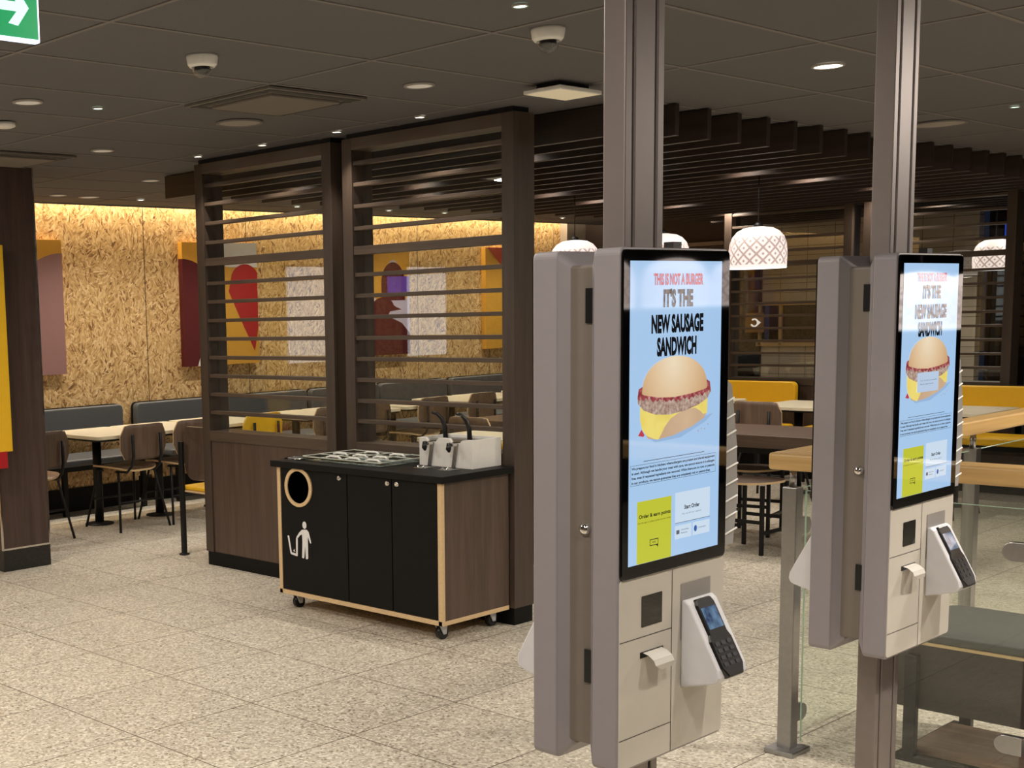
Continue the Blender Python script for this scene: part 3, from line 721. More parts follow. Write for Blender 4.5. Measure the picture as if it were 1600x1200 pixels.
for x, y, rz, l in cl: dup(C0, (x, y, 0), rz, l)
Y0c = make_chair('yellow_chair', 'yellow-backed chair seen over the sill of the left screen', yellow_ply, yellow_ply, mat('yellow_edge', (226, 190, 90), .5)); Y0c.location = (7.04, 8.35, 0)
dup(Y0c, (6.62, 5.28, 0), -PI/2, 'yellow-backed chair just behind the white sauce dispenser')
# chair with thick round footed rear legs
t = thing('posture_chair', 'brown-backed chair with yellow seat and thick black disc-footed leg beside the left screen', 'chair', (5.57, 6.87, 0), -PI/2)
bm = BM()
add_prism(bm, rrect(.42, .36, (.06, .06, .14, .14), 7), -.185, -.170, lambda a, b_, tt: (a, tt+.04*(a/.21)**2, b_+.70), 0, 1)
obj('backrest', bm, [walnut, ply], t)
for sx in (-1, 1):
    bm = BM(); add_prism(bm, rrect(.044, .03, .012, 4), 0, 1, lambda a, b_, tt, sx=sx: (sx*.165+a*(1+0*tt), -.205+b_, .01+.77*tt), 0)
    lg = obj('leg', bm, black_m, t)
    obj('foot_disc', add_lathe(BM(), [(0, 0), (.036, 0), (.036, .008), (.02, .014), (0, .014)], 20, (sx*.165, -.205, 0)), black_m, lg)
    obj('leg', add_tube(BM(), [(sx*.165, .20, 0), (sx*.165, .20, .44)], .016, 10), black_m, t)
obj('seat_board', box(-.2, .2, -.2, .22, .435, .448), ply, t, .004)
obj('seat_pad', box(-.195, .195, -.19, .215, .448, .478), yellow_vinyl, t, .012, None, 3)
# stools at the communal table
def make_stool(label):
    t = thing('low_stool', label, 'stool')
    bm = BM()
    ol = [(.20*math.cos(a), .19*math.sin(a)) for a in [2*PI*k/28 for k in range(28)]]
    add_prism(bm, ol, 0, .014, lambda a, b_, tt: (a, b_, .45+tt+.18*(b_**2)), 0, 1); obj('seat', bm, [walnut_x, ply], t)
    for sx in (-1, 1):
        for sy in (-1, 1):
            obj('leg', box(sx*.155-.011, sx*.155+.011, sy*.145-.011, sy*.145+.011, 0, .45), black_m, t)
        obj('stretcher', box(sx*.155-.007, sx*.155+.007, -.145, .145, .20, .222), black_m, t)
        obj('stretcher', box(-.155, .155, sx*.145-.007, sx*.145+.007, .13, .152), black_m, t)
    return t
st = make_stool('low stool with pale-edged seat under the communal table, between the kiosks'); st.location = (7.95, 4.30, 0)
dup(st, (8.55, 4.62, 0), .2, 'low stool on the far side of the communal table, between the kiosks')
dup(st, (7.95, 3.65, 0), 0, 'low stool under the communal table, half hidden by the right kiosk')

# ================================================================== PENDANTS
def make_pendant(label, z, sm=None):
    t = thing('pendant_lamp', label, 'lamp')
    R = .185
    prof = [(R*.985, 0), (R*1.0, .05), (R*1.0, .11), (R*.97, .16), (R*.88, .205), (R*.72, .24), (R*.5, .262), (R*.22, .27), (.018, .272)]
    inner = [(r*.97, zz-.003 if zz > 0 else 0) for r, zz in prof[::-1]]
    bm = add_lathe(BM(), prof, 40); obj('lamp_shade', bm, sm or shade_m, t)
    bm = add_lathe(BM(), [(R*.985, 0), (R*.985, -.008), (R*.93, -.008), (R*.93, .0), (0, .002)], 40); obj('diffuser', bm, lit_rim, t)
    obj('canopy_cap', add_lathe(BM(), [(.03, .27), (.03, .285), (.012, .30), (0, .30)], 16), black_m, t)
    obj('cable', add_tube(BM(), [(0, 0, .28), (0, 0, CEIL-z-.001)], .004, 6), black_m, t)
    return t
P0 = make_pendant('glowing white dome pendant with diamond pattern, between the two kiosks', 1.84); P0.location = (8.39, 4.54, 1.84)
P1 = dup(P0, (8.39, 5.26, 1.84), .15, 'glowing white dome pendant peeking over the top right of the near kiosk')
P2 = dup(P0, (8.39, 6.01, 1.84), .3, 'glowing white dome pendant left of the near kiosk pole, furthest left')
for p in (P0, P1, P2): lamp_area('pendant_glow', (0, 0, -.03), .26, 5, (1, .88, .76), parent=p)
dup(P0, (12.95, 4.72, 1.84), .1, 'glowing patterned pendant seen through the far right slatted screen')
Q0 = make_pendant('glowing white dome pendant behind the viewer over the counter, mirrored in a kiosk', 1.6, shade_material('pendant_shade_bright', 3.2)); Q0.location = (5.97, -1.2, 1.6)
for i, (x, y, z) in enumerate(((6.70, -1.2, 1.6), (7.43, -1.2, 1.6), (8.165, -1.2, 1.6), (6.62, .18, 1.463), (7.33, .18, 1.463))):
    dup(Q0, (x, y, z), .1*i, Q0['label'], 'pendants behind the viewer')
Q0['group'] = 'pendants behind the viewer'

# ================================================================== KIOSKS
KS = .8438; KW = .475; KH = 1.2466; KD = .073
disp_bg = emis_ramp('display_sky_blue', [(0, (176, 210, 246)), (.5, (158, 200, 244)), (1, (180, 212, 246))], .88, 'LINEAR', (0, 0, 0), (1, 1, -1.3))
tx_black = emis('display_black', (14, 16, 24), .5); tx_red = emis('display_red', (206, 70, 84), .8); tx_grey = emis('display_grey', (96, 104, 120), .8); tx_navy = emis('display_blue', (40, 90, 170), .9)
dp_lime = emis('display_lime', (196, 200, 52), .92); dp_pale = emis('display_pale_card', (204, 222, 240), .95)
bun_m = emis_ramp('display_bun', [(0, (184, 138, 98)), (.35, (212, 172, 128)), (.7, (230, 202, 164)), (1, (240, 222, 192))], .95, 'SPHERICAL', (-.02, 0, 1.50), (5.4, 0, 5.4))
bun2_m = emis_ramp('display_bun_base', [(0, (184, 148, 116)), (1, (222, 192, 158))], .95, noise=9)
patty_m = emis_ramp('display_patty', [(.3, (150, 112, 98)), (.5, (184, 156, 140)), (.7, (214, 194, 180))], .85, noise=120)
sauce_m = emis_ramp('display_relish', [(.35, (138, 50, 56)), (.55, (172, 82, 84)), (.7, (216, 168, 168))], .85, noise=90)
cheese_m = emis_ramp('display_cheese', [(0, (214, 186, 74)), (.5, (240, 220, 120)), (1, (226, 196, 60))], .95, noise=12)
shadow_m = emis('display_soft_ground', (158, 190, 228), .88)

def front_unit(t, s, sticker=False, tilt=0):
    """s=+1 front side (faces -y), s=-1 mirrored rear side (faces +y)"""
    yf = -.1046*1.0
    cx = 0
    def P(u, v, d=0):   # full-scale face coordinates -> local metres
        return (s*(u-KW/2)*KS, s*(yf+d*KS), CAMH+(1.7491-v-CAMH)*KS)
    def rect_bm(bm, u0, u1, v0, v1, d, mi=0):
        bm.faces.new([bm.verts.new(P(*q, d)) for q in ((u0, v0), (u1, v0), (u1, v1), (u0, v1))]).material_index = mi
    def poly(bm, pts, d, mi=0): bm.faces.new([bm.verts.new(P(a, b_, d)) for a, b_ in pts]).material_index = mi
    def slab(bm, u0, u1, v0, v1, d0, d1, r=.004, mi=0):
        ol = rrect(u1-u0, v1-v0, r, 5, (u0+u1)/2, (v0+v1)/2)
        add_prism(bm, ol, d0, d1, lambda a, b_, tt: P(a, b_, tt), mi)
    bm = BM(); slab(bm, 0, KW, 0, KH, .002, KD, .018); obj('casing', bm, kiosk_grey, t, .004, None, 3)
    bm = BM(); slab(bm, .006, KW-.006, .775, KH-.006, .0, .01, .012); fp = obj('front_panel', bm, kiosk_white, t, .0015)
    bm = BM()
    rect_bm(bm, .2275, .230, .78, KH-.006, -.0006); rect_bm(bm, .006, .229, .9245, .9265, -.0006); rect_bm(bm, .006, .229, 1.1645, 1.1665, -.0006)
    obj('panel_joint', bm, seam_m, fp)
    bm = BM(); slab(bm, .006, KW-.006, .005, .777, -.004, .012, .014); sg = obj('screen_glass', bm, black_gloss, t, .002)
    # display
    bm = BM(); rect_bm(bm, .0322, .4302, .0312, .7445, -.0045); dsp = obj('display', bm, disp_bg, t)
    # headline
    bm = BM(); fn = lambda a, b_: P(a, b_, -.0055)
    text_bm(bm, 'THIS IS NOT A BURGER', .128, .343, .088, .060, fn, 1, .04)
    text_bm(bm, "IT'S THE", .169, .298, .140, .096, fn, 0, .055)
    text_bm(bm, 'NEW SAUSAGE', .119, .346, .201, .156, fn, 0, .055)
    text_bm(bm, 'SANDWICH', .143, .316, .2555, .210, fn, 0, .055)
    obj('headline', bm, [tx_black, tx_red], dsp)
    # sandwich picture
    bm = BM()
    poly(bm, [(.10, .44), (.2, .448), (.36, .41), (.40, .405), (.36, .425), (.25, .455), (.14, .458)], -.0048, 6)
    poly(bm, [(.078, .395)]+[(.078+.02*k/6+.27*k/6*.0, .395+.008*k) for k in range(5)]+[(.11, .447), (.152, .452), (.22, .447), (.30, .432), (.355, .415), (.369, .40), (.369, .37), (.08, .37)], -.0050, 1)
    poly(bm, [(.076, .372), (.076, .40), (.085, .424), (.105, .440), (.135, .449), (.153, .4525), (.166, .440), (.180, .424), (.205, .406), (.235, .396), (.275, .388), (.315, .387), (.338, .396), (.352, .405), (.369, .403), (.371, .36), (.08, .36)], -.0052, 4)
    poly(bm, [(.064, .343), (.066, .362), (.09, .379), (.14, .392), (.20, .396), (.27, .391), (.33, .380), (.37, .366), (.385, .350), (.384, .338), (.35, .33), (.10, .33)], -.0054, 2)
    jag = [(.064+.321*k/60, .350+.013*math.sin(PI*k/60)+.0035*math.sin(k*1.7)+.002*math.sin(k*.63)) for k in range(61)]
    poly(bm, [(.068, .328)]+jag+[(.38, .326), (.36, .318), (.10, .318)], -.0056, 3)
    top = [(.2245+.142*math.cos(a), .340-.084*max(0, math.sin(a))**.85) for a in [PI*k/32 for k in range(33)]]
    poly(bm, top+[(.09, .343), (.15, .352), (.22, .355), (.30, .350), (.355, .343)], -.0058, 0)
    poly(bm, [(.068, .437), (.082, .423), (.095, .437), (.09, .441)], -.0052, 5)
    for k, (a, b_) in enumerate(((.325, .445), (.34, .44), (.355, .442), (.37, .432))): poly(bm, [(a, b_), (a+.006, b_-.002), (a+.005, b_+.002)], -.0052, 2)
    obj('sandwich_picture', bm, [bun_m, bun2_m, patty_m, sauce_m, cheese_m, tx_red, shadow_m], dsp)
    # allergen notice
    bm = BM(); fn = lambda a, b_: P(a, b_, -.0052)
    rect_bm(bm, .092, .359, .4985, .4998, -.0052)
    for (a, b_, c, d) in ((.038, .413, .5060, .5068), (.038, .413, .5532, .554), (.038, .0388, .506, .554), (.4122, .413, .506, .554)): rect_bm(bm, a, b_, c, d, -.0052)
    for i, l in enumerate(('We prepare our food in kitchens where allergens are present and shared equipment', 'is used. Although we handle your meal with care, we cannot ensure it is allergen', 'free, even if requested ingredients are removed. While there are no nuts or peanuts', 'in our products, we cannot guarantee they are completely nut or peanut-free.')):
        text_bm(bm, l, .043, .408-(.02 if i == 3 else 0), .5185+.0112*i, .5105+.0112*i, fn, 0, .03)
    obj('notice', bm, tx_black, dsp)
    bm = BM(); rect_bm(bm, .067, .214, .594, .744, -.0050, 0)
    fn = lambda a, b_: P(a, b_, -.0056)
    text_bm(bm, 'Order & earn points', .074, .209, .638, .626, fn, 1, .03); text_bm(bm, 'Use the app to collect points on your order', .070, .211, .649, .6435, fn, 1)
    # speech bubble outline under the code area
    for (a, b_, c, d) in ((.121, .157, .690, .692), (.121, .123, .690, .706), (.155, .157, .690, .706), (.121, .148, .704, .706)): rect_bm(bm, a, b_, c, d, -.0056, 1)
    poly(bm, [(.146, .704), (.157, .704), (.156, .712)], -.0056, 1)
    text_bm(bm, 'app', .131, .147, .7005, .6955, fn, 1)
    obj('points_card', bm, [dp_lime, tx_black], dsp)
    bm = BM(); rect_bm(bm, .231, .389, .590, .665, -.0050, 0); rect_bm(bm, .231, .305, .672, .705, -.0050, 0); rect_bm(bm, .311, .389, .672, .705, -.0050, 0)
    text_bm(bm, 'Start Order', .271, .340, .634, .6235, fn, 1, .03); text_bm(bm, 'Pay at till not register', .262, .350, .6475, .643, fn, 2)
    rect_bm(bm, .231, .389, .6645, .6658, -.0056, 2); rect_bm(bm, .236, .25, .683, .693, -.0056, 2); text_bm(bm, 'Accessibility', .258, .292, .6865, .682, fn, 1); text_bm(bm, 'features', .258, .285, .6935, .6895, fn, 1)
    ob = [(.3225+.007*math.cos(2*PI*k/20), .688+.008*math.sin(2*PI*k/20)) for k in range(20)]; poly(bm, ob, -.0056, 3); text_bm(bm, 'Languages', .335, .37, .690, .685, fn, 2)
    obj('start_card', bm, [dp_pale, tx_black, tx_grey, tx_navy], dsp)
    # scanner window, slot, receipt
    bm = BM(); slab(bm, .0965, .1845, .826, .902, -.001, .004, .002); obj('scanner_window', bm, black_gloss, t)
    bm = BM(); slab(bm, .092, .192, .963, .978, -.001, .004, .002); obj('receipt_slot', bm, black_pl, t)
    bm = BM(); prof = [(.0, .966), (-.016, .970), (-.030, .980), (-.036, .992), (-.032, 1.006)]
    for (d0, v0), (d1, v1) in zip(prof, prof[1:]):
        q = [P(.104, v0, d0), P(.184, v0, d0), P(.184, v1, d1), P(.104+.03*(v0 > .985), v1, d1)]; bm.faces.new([bm.verts.new(x) for x in q])
    o = obj('receipt', bm, paper, t); md = o.modifiers.new('thick', 'SOLIDIFY'); md.thickness = .0006
    bm = BM()
    for k in range(4): bm.faces.new([bm.verts.new(P(a, .9722+.0026*k+e, -.0195-.0034*k-.0016*(e > 0))) for a, e in ((.112, 0), (.176-.01*(k % 2), 0), (.176-.01*(k % 2), .0011), (.112, .0011))])
    obj('receipt_print', bm, tx_grey, o)
    # card reader: recess frame, white sloped housing, black terminal
    bm = BM(); r4 = [(.268, .822), (.404, .822), (.404, .96), (.268, .96)]; i4 = [(.268, .822, -.0012), (.404, .822, -.0012), (.404, .96, -.0012), (.268, .96, -.0012)]
    # sloped pocket walls drawn as facets rising from the panel plane to a proud rim
    a_, b2_, c_, d_, e_ = P(.268, .822, -.0012), P(.404, .822, -.0012), P(.404, .965, -.0012), P(.268, .965, -.0012), P(.300, .90, -.0010)
    V_ = [bm.verts.new(q) for q in (a_, b2_, c_, d_)]; bm.faces.new(V_)
    obj('reader_recess', bm, mat('reader_pocket_grey', (138, 134, 130), .5), t)
    side = [(.0, .865), (-.010, .862), (-.022, .872), (-.090, 1.000), (-.103, 1.025), (-.106, 1.044), (-.100, 1.058), (-.086, 1.064), (.0, 1.086)]
    bm = BM(); u0, u1 = .270, .402
    add_prism(bm, [(d, v) for d, v in side], u0, u1, lambda a, b_, tt: P(tt, b_, a))
    hs = obj('reader_housing', bm, reader_m, t, .008, None, 4)
    # terminal body follows the slope
    d0, v0, d1, v1 = -.020, .868, -.100, 1.020
    L = math.hypot(d1-d0, v1-v0); ax = ((d1-d0)/L, (v1-v0)/L); nx = (-ax[1], ax[0])
    def Q(a, l, h): return P(a, v0+ax[1]*l+nx[1]*h, d0+ax[0]*l+nx[0]*h)
    um = (u0+u1)/2-.003
    bm = BM(); ol = [(-.034, -.004), (.034, -.004), (.042, .012), (.042, .090), (.050, .106), (.050, L+.004), (.034, L+.030), (-.034, L+.030), (-.050, L+.004), (-.050, .106), (-.042, .090), (-.042, .012)]
    add_prism(bm, [(um+a, b_) for a, b_ in ol], -.014, .006, lambda a, b_, tt: Q(a, b_, tt))
    tm = obj('card_terminal', bm, black_pl, t, .004, None, 2)
    bm = BM(); bm.faces.new([bm.verts.new(Q(um+a, b_, .0068)) for a, b_ in ((-.033, .022), (.033, .022), (.033, .078), (-.033, .078))])
    obj('terminal_screen', bm, emis_ramp('terminal_screen_glow', [(.35, (40, 60, 96)), (.6, (110, 140, 170))], .8, noise=35), tm)
    bm = BM()
    for i in range(3):
        for j in range(4):
            a, b_ = um-.027+.027*i, .116+.0175*j
            add_prism(bm, rrect(.019, .010, .003, 3, a, b_), .0055, .0072, lambda p, q, tt: Q(p, q, tt))
    obj('keypad', bm, mat('key_grey', (30, 31, 36), .4), tm)
    if sticker:
        bm = BM(); slab(bm, .147, .299, .366, .426, -.0075, -.0065, .002); obj('paper_notice', bm, emis('notice_paper_glow', (190, 212, 238), .85, .3), t)  # paper is given its own glow, brightness put into its colour
        bm = BM(); fn = lambda a, b_: P(a, b_, -.0078)
        text_bm(bm, 'Sorry, this item is not available', .165, .285, .394, .388, fn, 0); text_bm(bm, 'Please ask a member of our team', .165, .26, .404, .399, fn, 0)
        obj('paper_notice_text', bm, tx_grey, t)

def kiosk(x, label, sticker):
    t = thing('self_order_kiosk', label, 'kiosk', (x, 1.569, 0))
    front_unit(t, 1, sticker); front_unit(t, -1)
    zt = lambda v: CAMH+(1.7491-v-CAMH)*KS
    # middle body between both units
    bm = box(-.178, .178, -.046, .046, zt(1.20), zt(.036)); obj('core_panel', bm, kiosk_mid, t, .006, None, 3)
    for s in (1, -1):       # chamfered frame behind each unit
        bm = BM(); zc = (zt(0)+zt(KH))/2; hh = KH*KS/2; hw = KW*KS/2
        A = rrect(2*hw-.004, 2*hh-.004, .016, 5); B = rrect(2*hw-.06, 2*hh-.06, .012, 5)
        va = [bm.verts.new((a, s*(-.1046+KD*KS), zc+b_)) for a, b_ in A]; vb = [bm.verts.new((a, s*(-.1046+(KD+.028)*KS), zc+b_)) for a, b_ in B]
        for k in range(len(va)): bm.faces.new((va[k], va[(k+1) % len(va)], vb[(k+1) % len(va)], vb[k]))
        bm.faces.new(vb); bm.faces.new(va[::-1]); obj('rear_frame', bm, kiosk_grey, t)
    lk = add_lathe(BM(), [(0, .012), (.006, .012), (.011, .008), (.013, 0)], 20)
    o = obj('lock', lk, chrome, t); o.rotation_euler = (0, -PI/2, 0); o.location = (-.178, -.012, zt(.664))
    for v in (.09, .96): obj('hinge', box(-.182, -.177, -.032, -.012, zt(v+.082), zt(v)), black_pl, t)
    # floor to ceiling pole: extruded profile with slots
    bm = BM()
    for (z0, z1) in ((0, CEIL-.002),):
        add_box(bm, -.070, -.045, -.026, .026, z0, z1); add_box(bm, -.036, .036, -.026, .026, z0, z1); add_box(bm, .045, .070, -.026, .026, z0, z1)
    obj('pole', bm, alu, t, .003)
    obj('pole_slot', box(-.068, .068, -.018, .018, 0, CEIL-.002), alu_dark, t)
    obj('floor_plate', box(-.11, .11, -.09, .09, 0, .012), steel, t, .002)
    obj('top_bracket', box(.01, .040, -.088, -.066, zt(-.001), zt(-.016)), alu_dark, t)
    return t
K1 = kiosk(2.3913, 'near double-sided ordering kiosk on a floor-to-ceiling pole', False)
K2 = kiosk(3.5985, 'second ordering kiosk, further right, in front of the wooden handrail', True)

# racks of folded table cards clipped to the right side of each kiosk
def rack(x, label):
    t = thing('card_rack', label, 'rack', (x, 1.52, 0))
    z0, z1 = 1.09, 1.46
    bm = BM()
    for (y, sx) in ((-.045, 1), (.075, 1)):
        add_prism(bm, [(.0, z0), (.05, z0), (.066, 1.19), (.060, 1.31), (.035, 1.44), (.0, z1)], y, y+.002, XZ)
    obj('side_plate', bm, mat('rack_frosted_plastic', (150, 148, 146), .35), t)
    for k in range(9):
        z = 1.11+.036*k; d = .055-.028*max(0, (z-1.25)/.2)
        bm = BM(); add_prism(bm, [(.0, z), (d, z+.012), (d+.002, z+.028), (d-.004, z+.029), (.0, z+.016)], -.04, .07, XZ)
        obj('leaflet', bm, white_pl, t)
        obj('ridge', add_tube(BM(), [(.0, -.047, z+.002), (d+.006, -.047, z+.014)], .0022, 6), white_pl, t)
    return t
rack(2.5925, 'clear rack of stacked pale leaflets on the side of the near kiosk')
rack(3.800, 'clear rack of stacked pale leaflets on the side of the second kiosk')

# ================================================================== BIN CABINET
t = thing('bin_cabinet', 'black-fronted waste bin cabinet on castors with walnut side', 'cabinet', (4.73, 4.15, 0))
W, D, Z0, Z1 = 1.185, .51, .085, .79
obj('body', box(.02, D, .012, W-.012, Z0+.02, Z1), black_lam, t)
obj('side_panel', box(.0, D, .0, .012, Z0, Z1), walnut, t); obj('side_panel', box(.0, D, W-.012, W, Z0, Z1), walnut, t)
bm = box(-.004, .018, -.002, .024, Z0, Z1); add_box(bm, -.004, .018, W-.024, W+.002, Z0, Z1); add_box(bm, -.004, .018, 0, W, Z0, Z0+.024); add_box(bm, .018, D, -.002, W+.002, Z0, Z0+.022)
obj('plywood_edging', bm, ply, t, .001)
obj('worktop', box(-.028, D+.005, -.03, W+.03, Z1, .825), black_lam, t, .003)
for y0, y1, lk in ((.027, .325, .29), (.331, .641, .355), (.647, W-.027, .70)):
    lockpos = lk
    dr = obj('door', box(-.002, .02, y0, y1, Z0+.027, Z1-.004), black_lam, t, .0015)
    bm = add_lathe(BM(), [(0, .004), (.004, .004), (.005, .006), (.012, .006), (.014, 0)], 20)
    o = obj('lock', bm, chrome, dr); o.rotation_euler = (0, -PI/2, 0); o.location = (-.003, lk, .763-.0)
# waste opening: oval hole ring and flat black disc painting the shade inside, on the left door
bm = BM(); n = 40
o1 = [(1.013+.107*math.cos(2*PI*k/n), .688+.107*math.sin(2*PI*k/n)) for k in range(n)]; i1 = [(1.013+.086*math.cos(2*PI*k/n), .688+.088*math.sin(2*PI*k/n)) for k in range(n)]
A = [bm.verts.new((-.010, a, b_)) for a, b_ in o1]; B = [bm.verts.new((-.010, a, b_)) for a, b_ in i1]; A2 = [bm.verts.new((.0, a, b_)) for a, b_ in o1]; B2 = [bm.verts.new((.0, a, b_)) for a, b_ in i1]
for k in range(n):
    j = (k+1) % n
    bm.faces.new((A[k], A[j], B[j], B[k])); bm.faces.new((A[k], A2[k], A2[j], A[j])); bm.faces.new((B[k], B[j], B2[j], B2[k]))
obj('hole_ring', bm, ply, t)
bm = BM(); add_prism(bm, i1, -.0035, -.0025, YZ); obj('waste_opening', bm, mat('waste_hole_shade', (2, 2, 2), .9, noise=0, spec=0), t)
# litter pictogram
bm = BM()
def yy(px): return (482.5-px)*.00517+.94       # sign drawn in its own small grid
def poly2(pts, d=-.0032):
    bm.faces.new([bm.verts.new((d, 1.018-(a-.5)*.19, .30+b_*.205)) for a, b_ in pts])
hd = [(.73+.085*math.cos(2*PI*k/18), .90+.10*math.sin(2*PI*k/18)) for k in range(18)]; poly2(hd)
poly2([(.62, .77), (.82, .79), (.90, .74), (.98, .52), (1.0, .44), (.95, .44), (.86, .60), (.86, .05), (.84, .0), (.76, .0), (.745, .35), (.70, .05), (.67, .0), (.60, .02), (.63, .45), (.62, .64), (.55, .62), (.44, .52), (.38, .50), (.38, .55), (.50, .68)])
poly2([(.0, .55), (.07, .56), (.17, .12), (.35, .10), (.36, .52), (.44, .53), (.42, .06), (.40, .03), (.14, .06), (.11, .09)])
poly2([(.23, .16), (.28, .22), (.31, .14)])
obj('litter_pictogram', bm, mat('white_vinyl_print', (226, 226, 224), .6), t)
for (x, y) in ((.06, .07), (.06, W-.07), (.44, .07), (.44, W-.07)):
    w1 = obj('castor', add_tube(BM(), [(x+.012, y-.014, .034), (x+.012, y+.014, .034)], .034, 20), black_pl, t)
    bm = box(x-.03, x+.03, y-.03, y+.03, .080, .085)
    add_prism(bm, [(x-.026, .082), (x+.030, .082), (x+.022, .026), (x+.002, .026)], y-.022, y-.016, XZ); add_prism(bm, [(x-.022, .082), (x+.026, .082), (x+.018, .03), (x+.006, .03)], y+.016, y+.020, XZ)
    obj('castor_fork', bm, mat('zinc_plate', (200, 202, 206), .35, metal=.3), w1)

# sauce dispenser
t = thing('sauce_dispenser', 'white two-lever sauce dispenser on the bin cabinet', 'dispenser', (5.015, 4.195, .8252))
bm = BM(); hh = .145; q = 1.12
outl = [(0, 0), (.315, 0), (.315, hh*.98), (.30, hh), (.275, hh), (.255, hh*.80), (.225, hh*.80), (.20, hh), (.175, hh*1.02), (.135, hh*1.02), (.115, hh*.82), (.085, hh*.80), (.06, hh*.97), (.03, hh), (0, hh)]
outl = [(a*q, b_) for a, b_ in outl]
add_prism(bm, outl, 0, .018, YZ)
add_box(bm, .018, .225, 0, .012, 0, hh); add_box(bm, .018, .225, .341, .353, 0, hh); add_box(bm, .215, .227, .012, .341, 0, hh); add_box(bm, .018, .215, .012, .341, 0, .01)
obj('body', bm, white_pl, t, .002)
obj('lid', box(.02, .214, .013, .34, hh-.03, hh-.015), steel, t)
for yc in (.10, .26):
    bm = BM(); add_prism(bm, [(yc+.010, .0), (yc+.030, .0), (yc+.008, .125), (yc-.012, .125)], -.012, 0, YZ)
    ch = obj('chute', bm, steel, t, .003)
    pb = obj('pump', box(-.045, .02, yc-.01, yc+.024, .112, .132), chrome, t, .004)
    obj('nozzle', add_tube(BM(), [(-.05, yc+.008, .13), (-.055, yc+.008, .10), (-.05, yc+.008, .085)], [.012, .014, .006], 10), black_pl, pb)
    obj('lever', add_tube(BM(), [(.10, yc, .12), (.095, yc, .19), (.085, yc+.01, .235), (.06, yc+.025, .265), (.035, yc+.035, .272)], [.013, .012, .011, .009, .007], 10), black_pl, t)

# clear cutlery organiser and small things on the worktop
t = thing('cutlery_organiser', 'clear acrylic condiment tray with shiny compartments on the bin cabinet', 'tray', (4.80, 4.62, .826))
bm = box(0, .40, 0, .58, 0, .004); 
obj('base_tray', bm, clear_pl, t)
for i in range(5):
    y = i*.145
    obj('divider', box(0, .40, y, y+.004, 0, .022), clear_pl, t); obj('edge_glint', box(.0, .40, y-.002, y+.006, .022, .0255), lip_m, t)
for i in range(4):
    x = i*.132
    obj('divider', box(x, x+.004, 0, .58, 0, .020), clear_pl, t); obj('edge_glint', box(x-.002, x+.006, 0, .58, .020, .0235), lip_m, t)
for k, (x, y) in enumerate([(.02, .02), (.02, .165), (.02, .31), (.15, .09), (.15, .24), (.16, .40), (.29, .10), (.3, .3)]):
    obj('rounded_lip', add_tube(BM(), [(x, y, .024), (x+.012, y+.03, .03), (x+.012, y+.09, .03), (x, y+.11, .024)], .006, 8), white_pl, t)
t = thing('paper_tray', 'small chromed flat tray at the left end of the bin cabinet top', 'tray', (4.77, 5.215, .826))
obj('plate', box(0, .2, 0, .10, 0, .003), steel, t); obj('rim', add_tube(BM(), [(.2, 0, .006), (0, .0, .006), (0, .10, .006), (.2, .10, .006)], .006, 8), chrome, t)
for i, (y, nm) in enumerate(((4.28, 'right'), (4.44, 'left'))):
    t = thing('drip_grate', 'tiny chrome drip grate below the %s sauce pump' % nm, 'grate', (4.93, y, .826))
    obj('plate', box(-.04, .05, -.035, .035, 0, .002), steel, t)
    for k in range(5): obj('stud', add_lathe(BM(), [(.006, 0), (.006, .008), (.003, .012), (0, .012)], 10, (-.03+.014*(k % 3), -.02+.011*k, .002)), chrome, t)

# ================================================================== BALUSTRADE
t = thing('handrail', 'L-shaped oak handrail with rounded edges on steel posts, behind the right kiosk', 'handrail', (4.38, 2.24, 1.03))
bm = box(-.055, 5.6, -.05, .05, 0, .06); add_box(bm, -.05, .05, -2.6, -.05, 0, .06)
obj('rail', box(.05, 5.6, -.05, .05, 0, .06), oak_x, t, .01, None, 3)
obj('rail', box(-.05, .05, -2.6, .05, 0, .06), oak, t, .01, None, 3)
bm.free()
def stanchion(x, y, label):
    t = thing('steel_post', label, 'post', (x, y, 0))
    obj('shaft', box(-.026, .026, -.026, .026, .012, .965), steel, t, .003)
    obj('spigot', add_tube(BM(), [(0, 0, .965), (0, 0, 1.03)], .012, 14), steel, t)
    obj('base_plate', box(-.065, .065, -.055, .055, 0, .018), steel, t, .003)
    return t
stanchion(4.405, 2.235, 'square steel balustrade post at the near corner, left of the second kiosk')
stanchion(5.97, 2.235, 'square steel balustrade post right of the second kiosk')
stanchion(7.55, 2.235, 'square steel balustrade post furthest along the handrail')
stanchion(4.405, 1.425, 'square steel balustrade post beside the right frame edge')
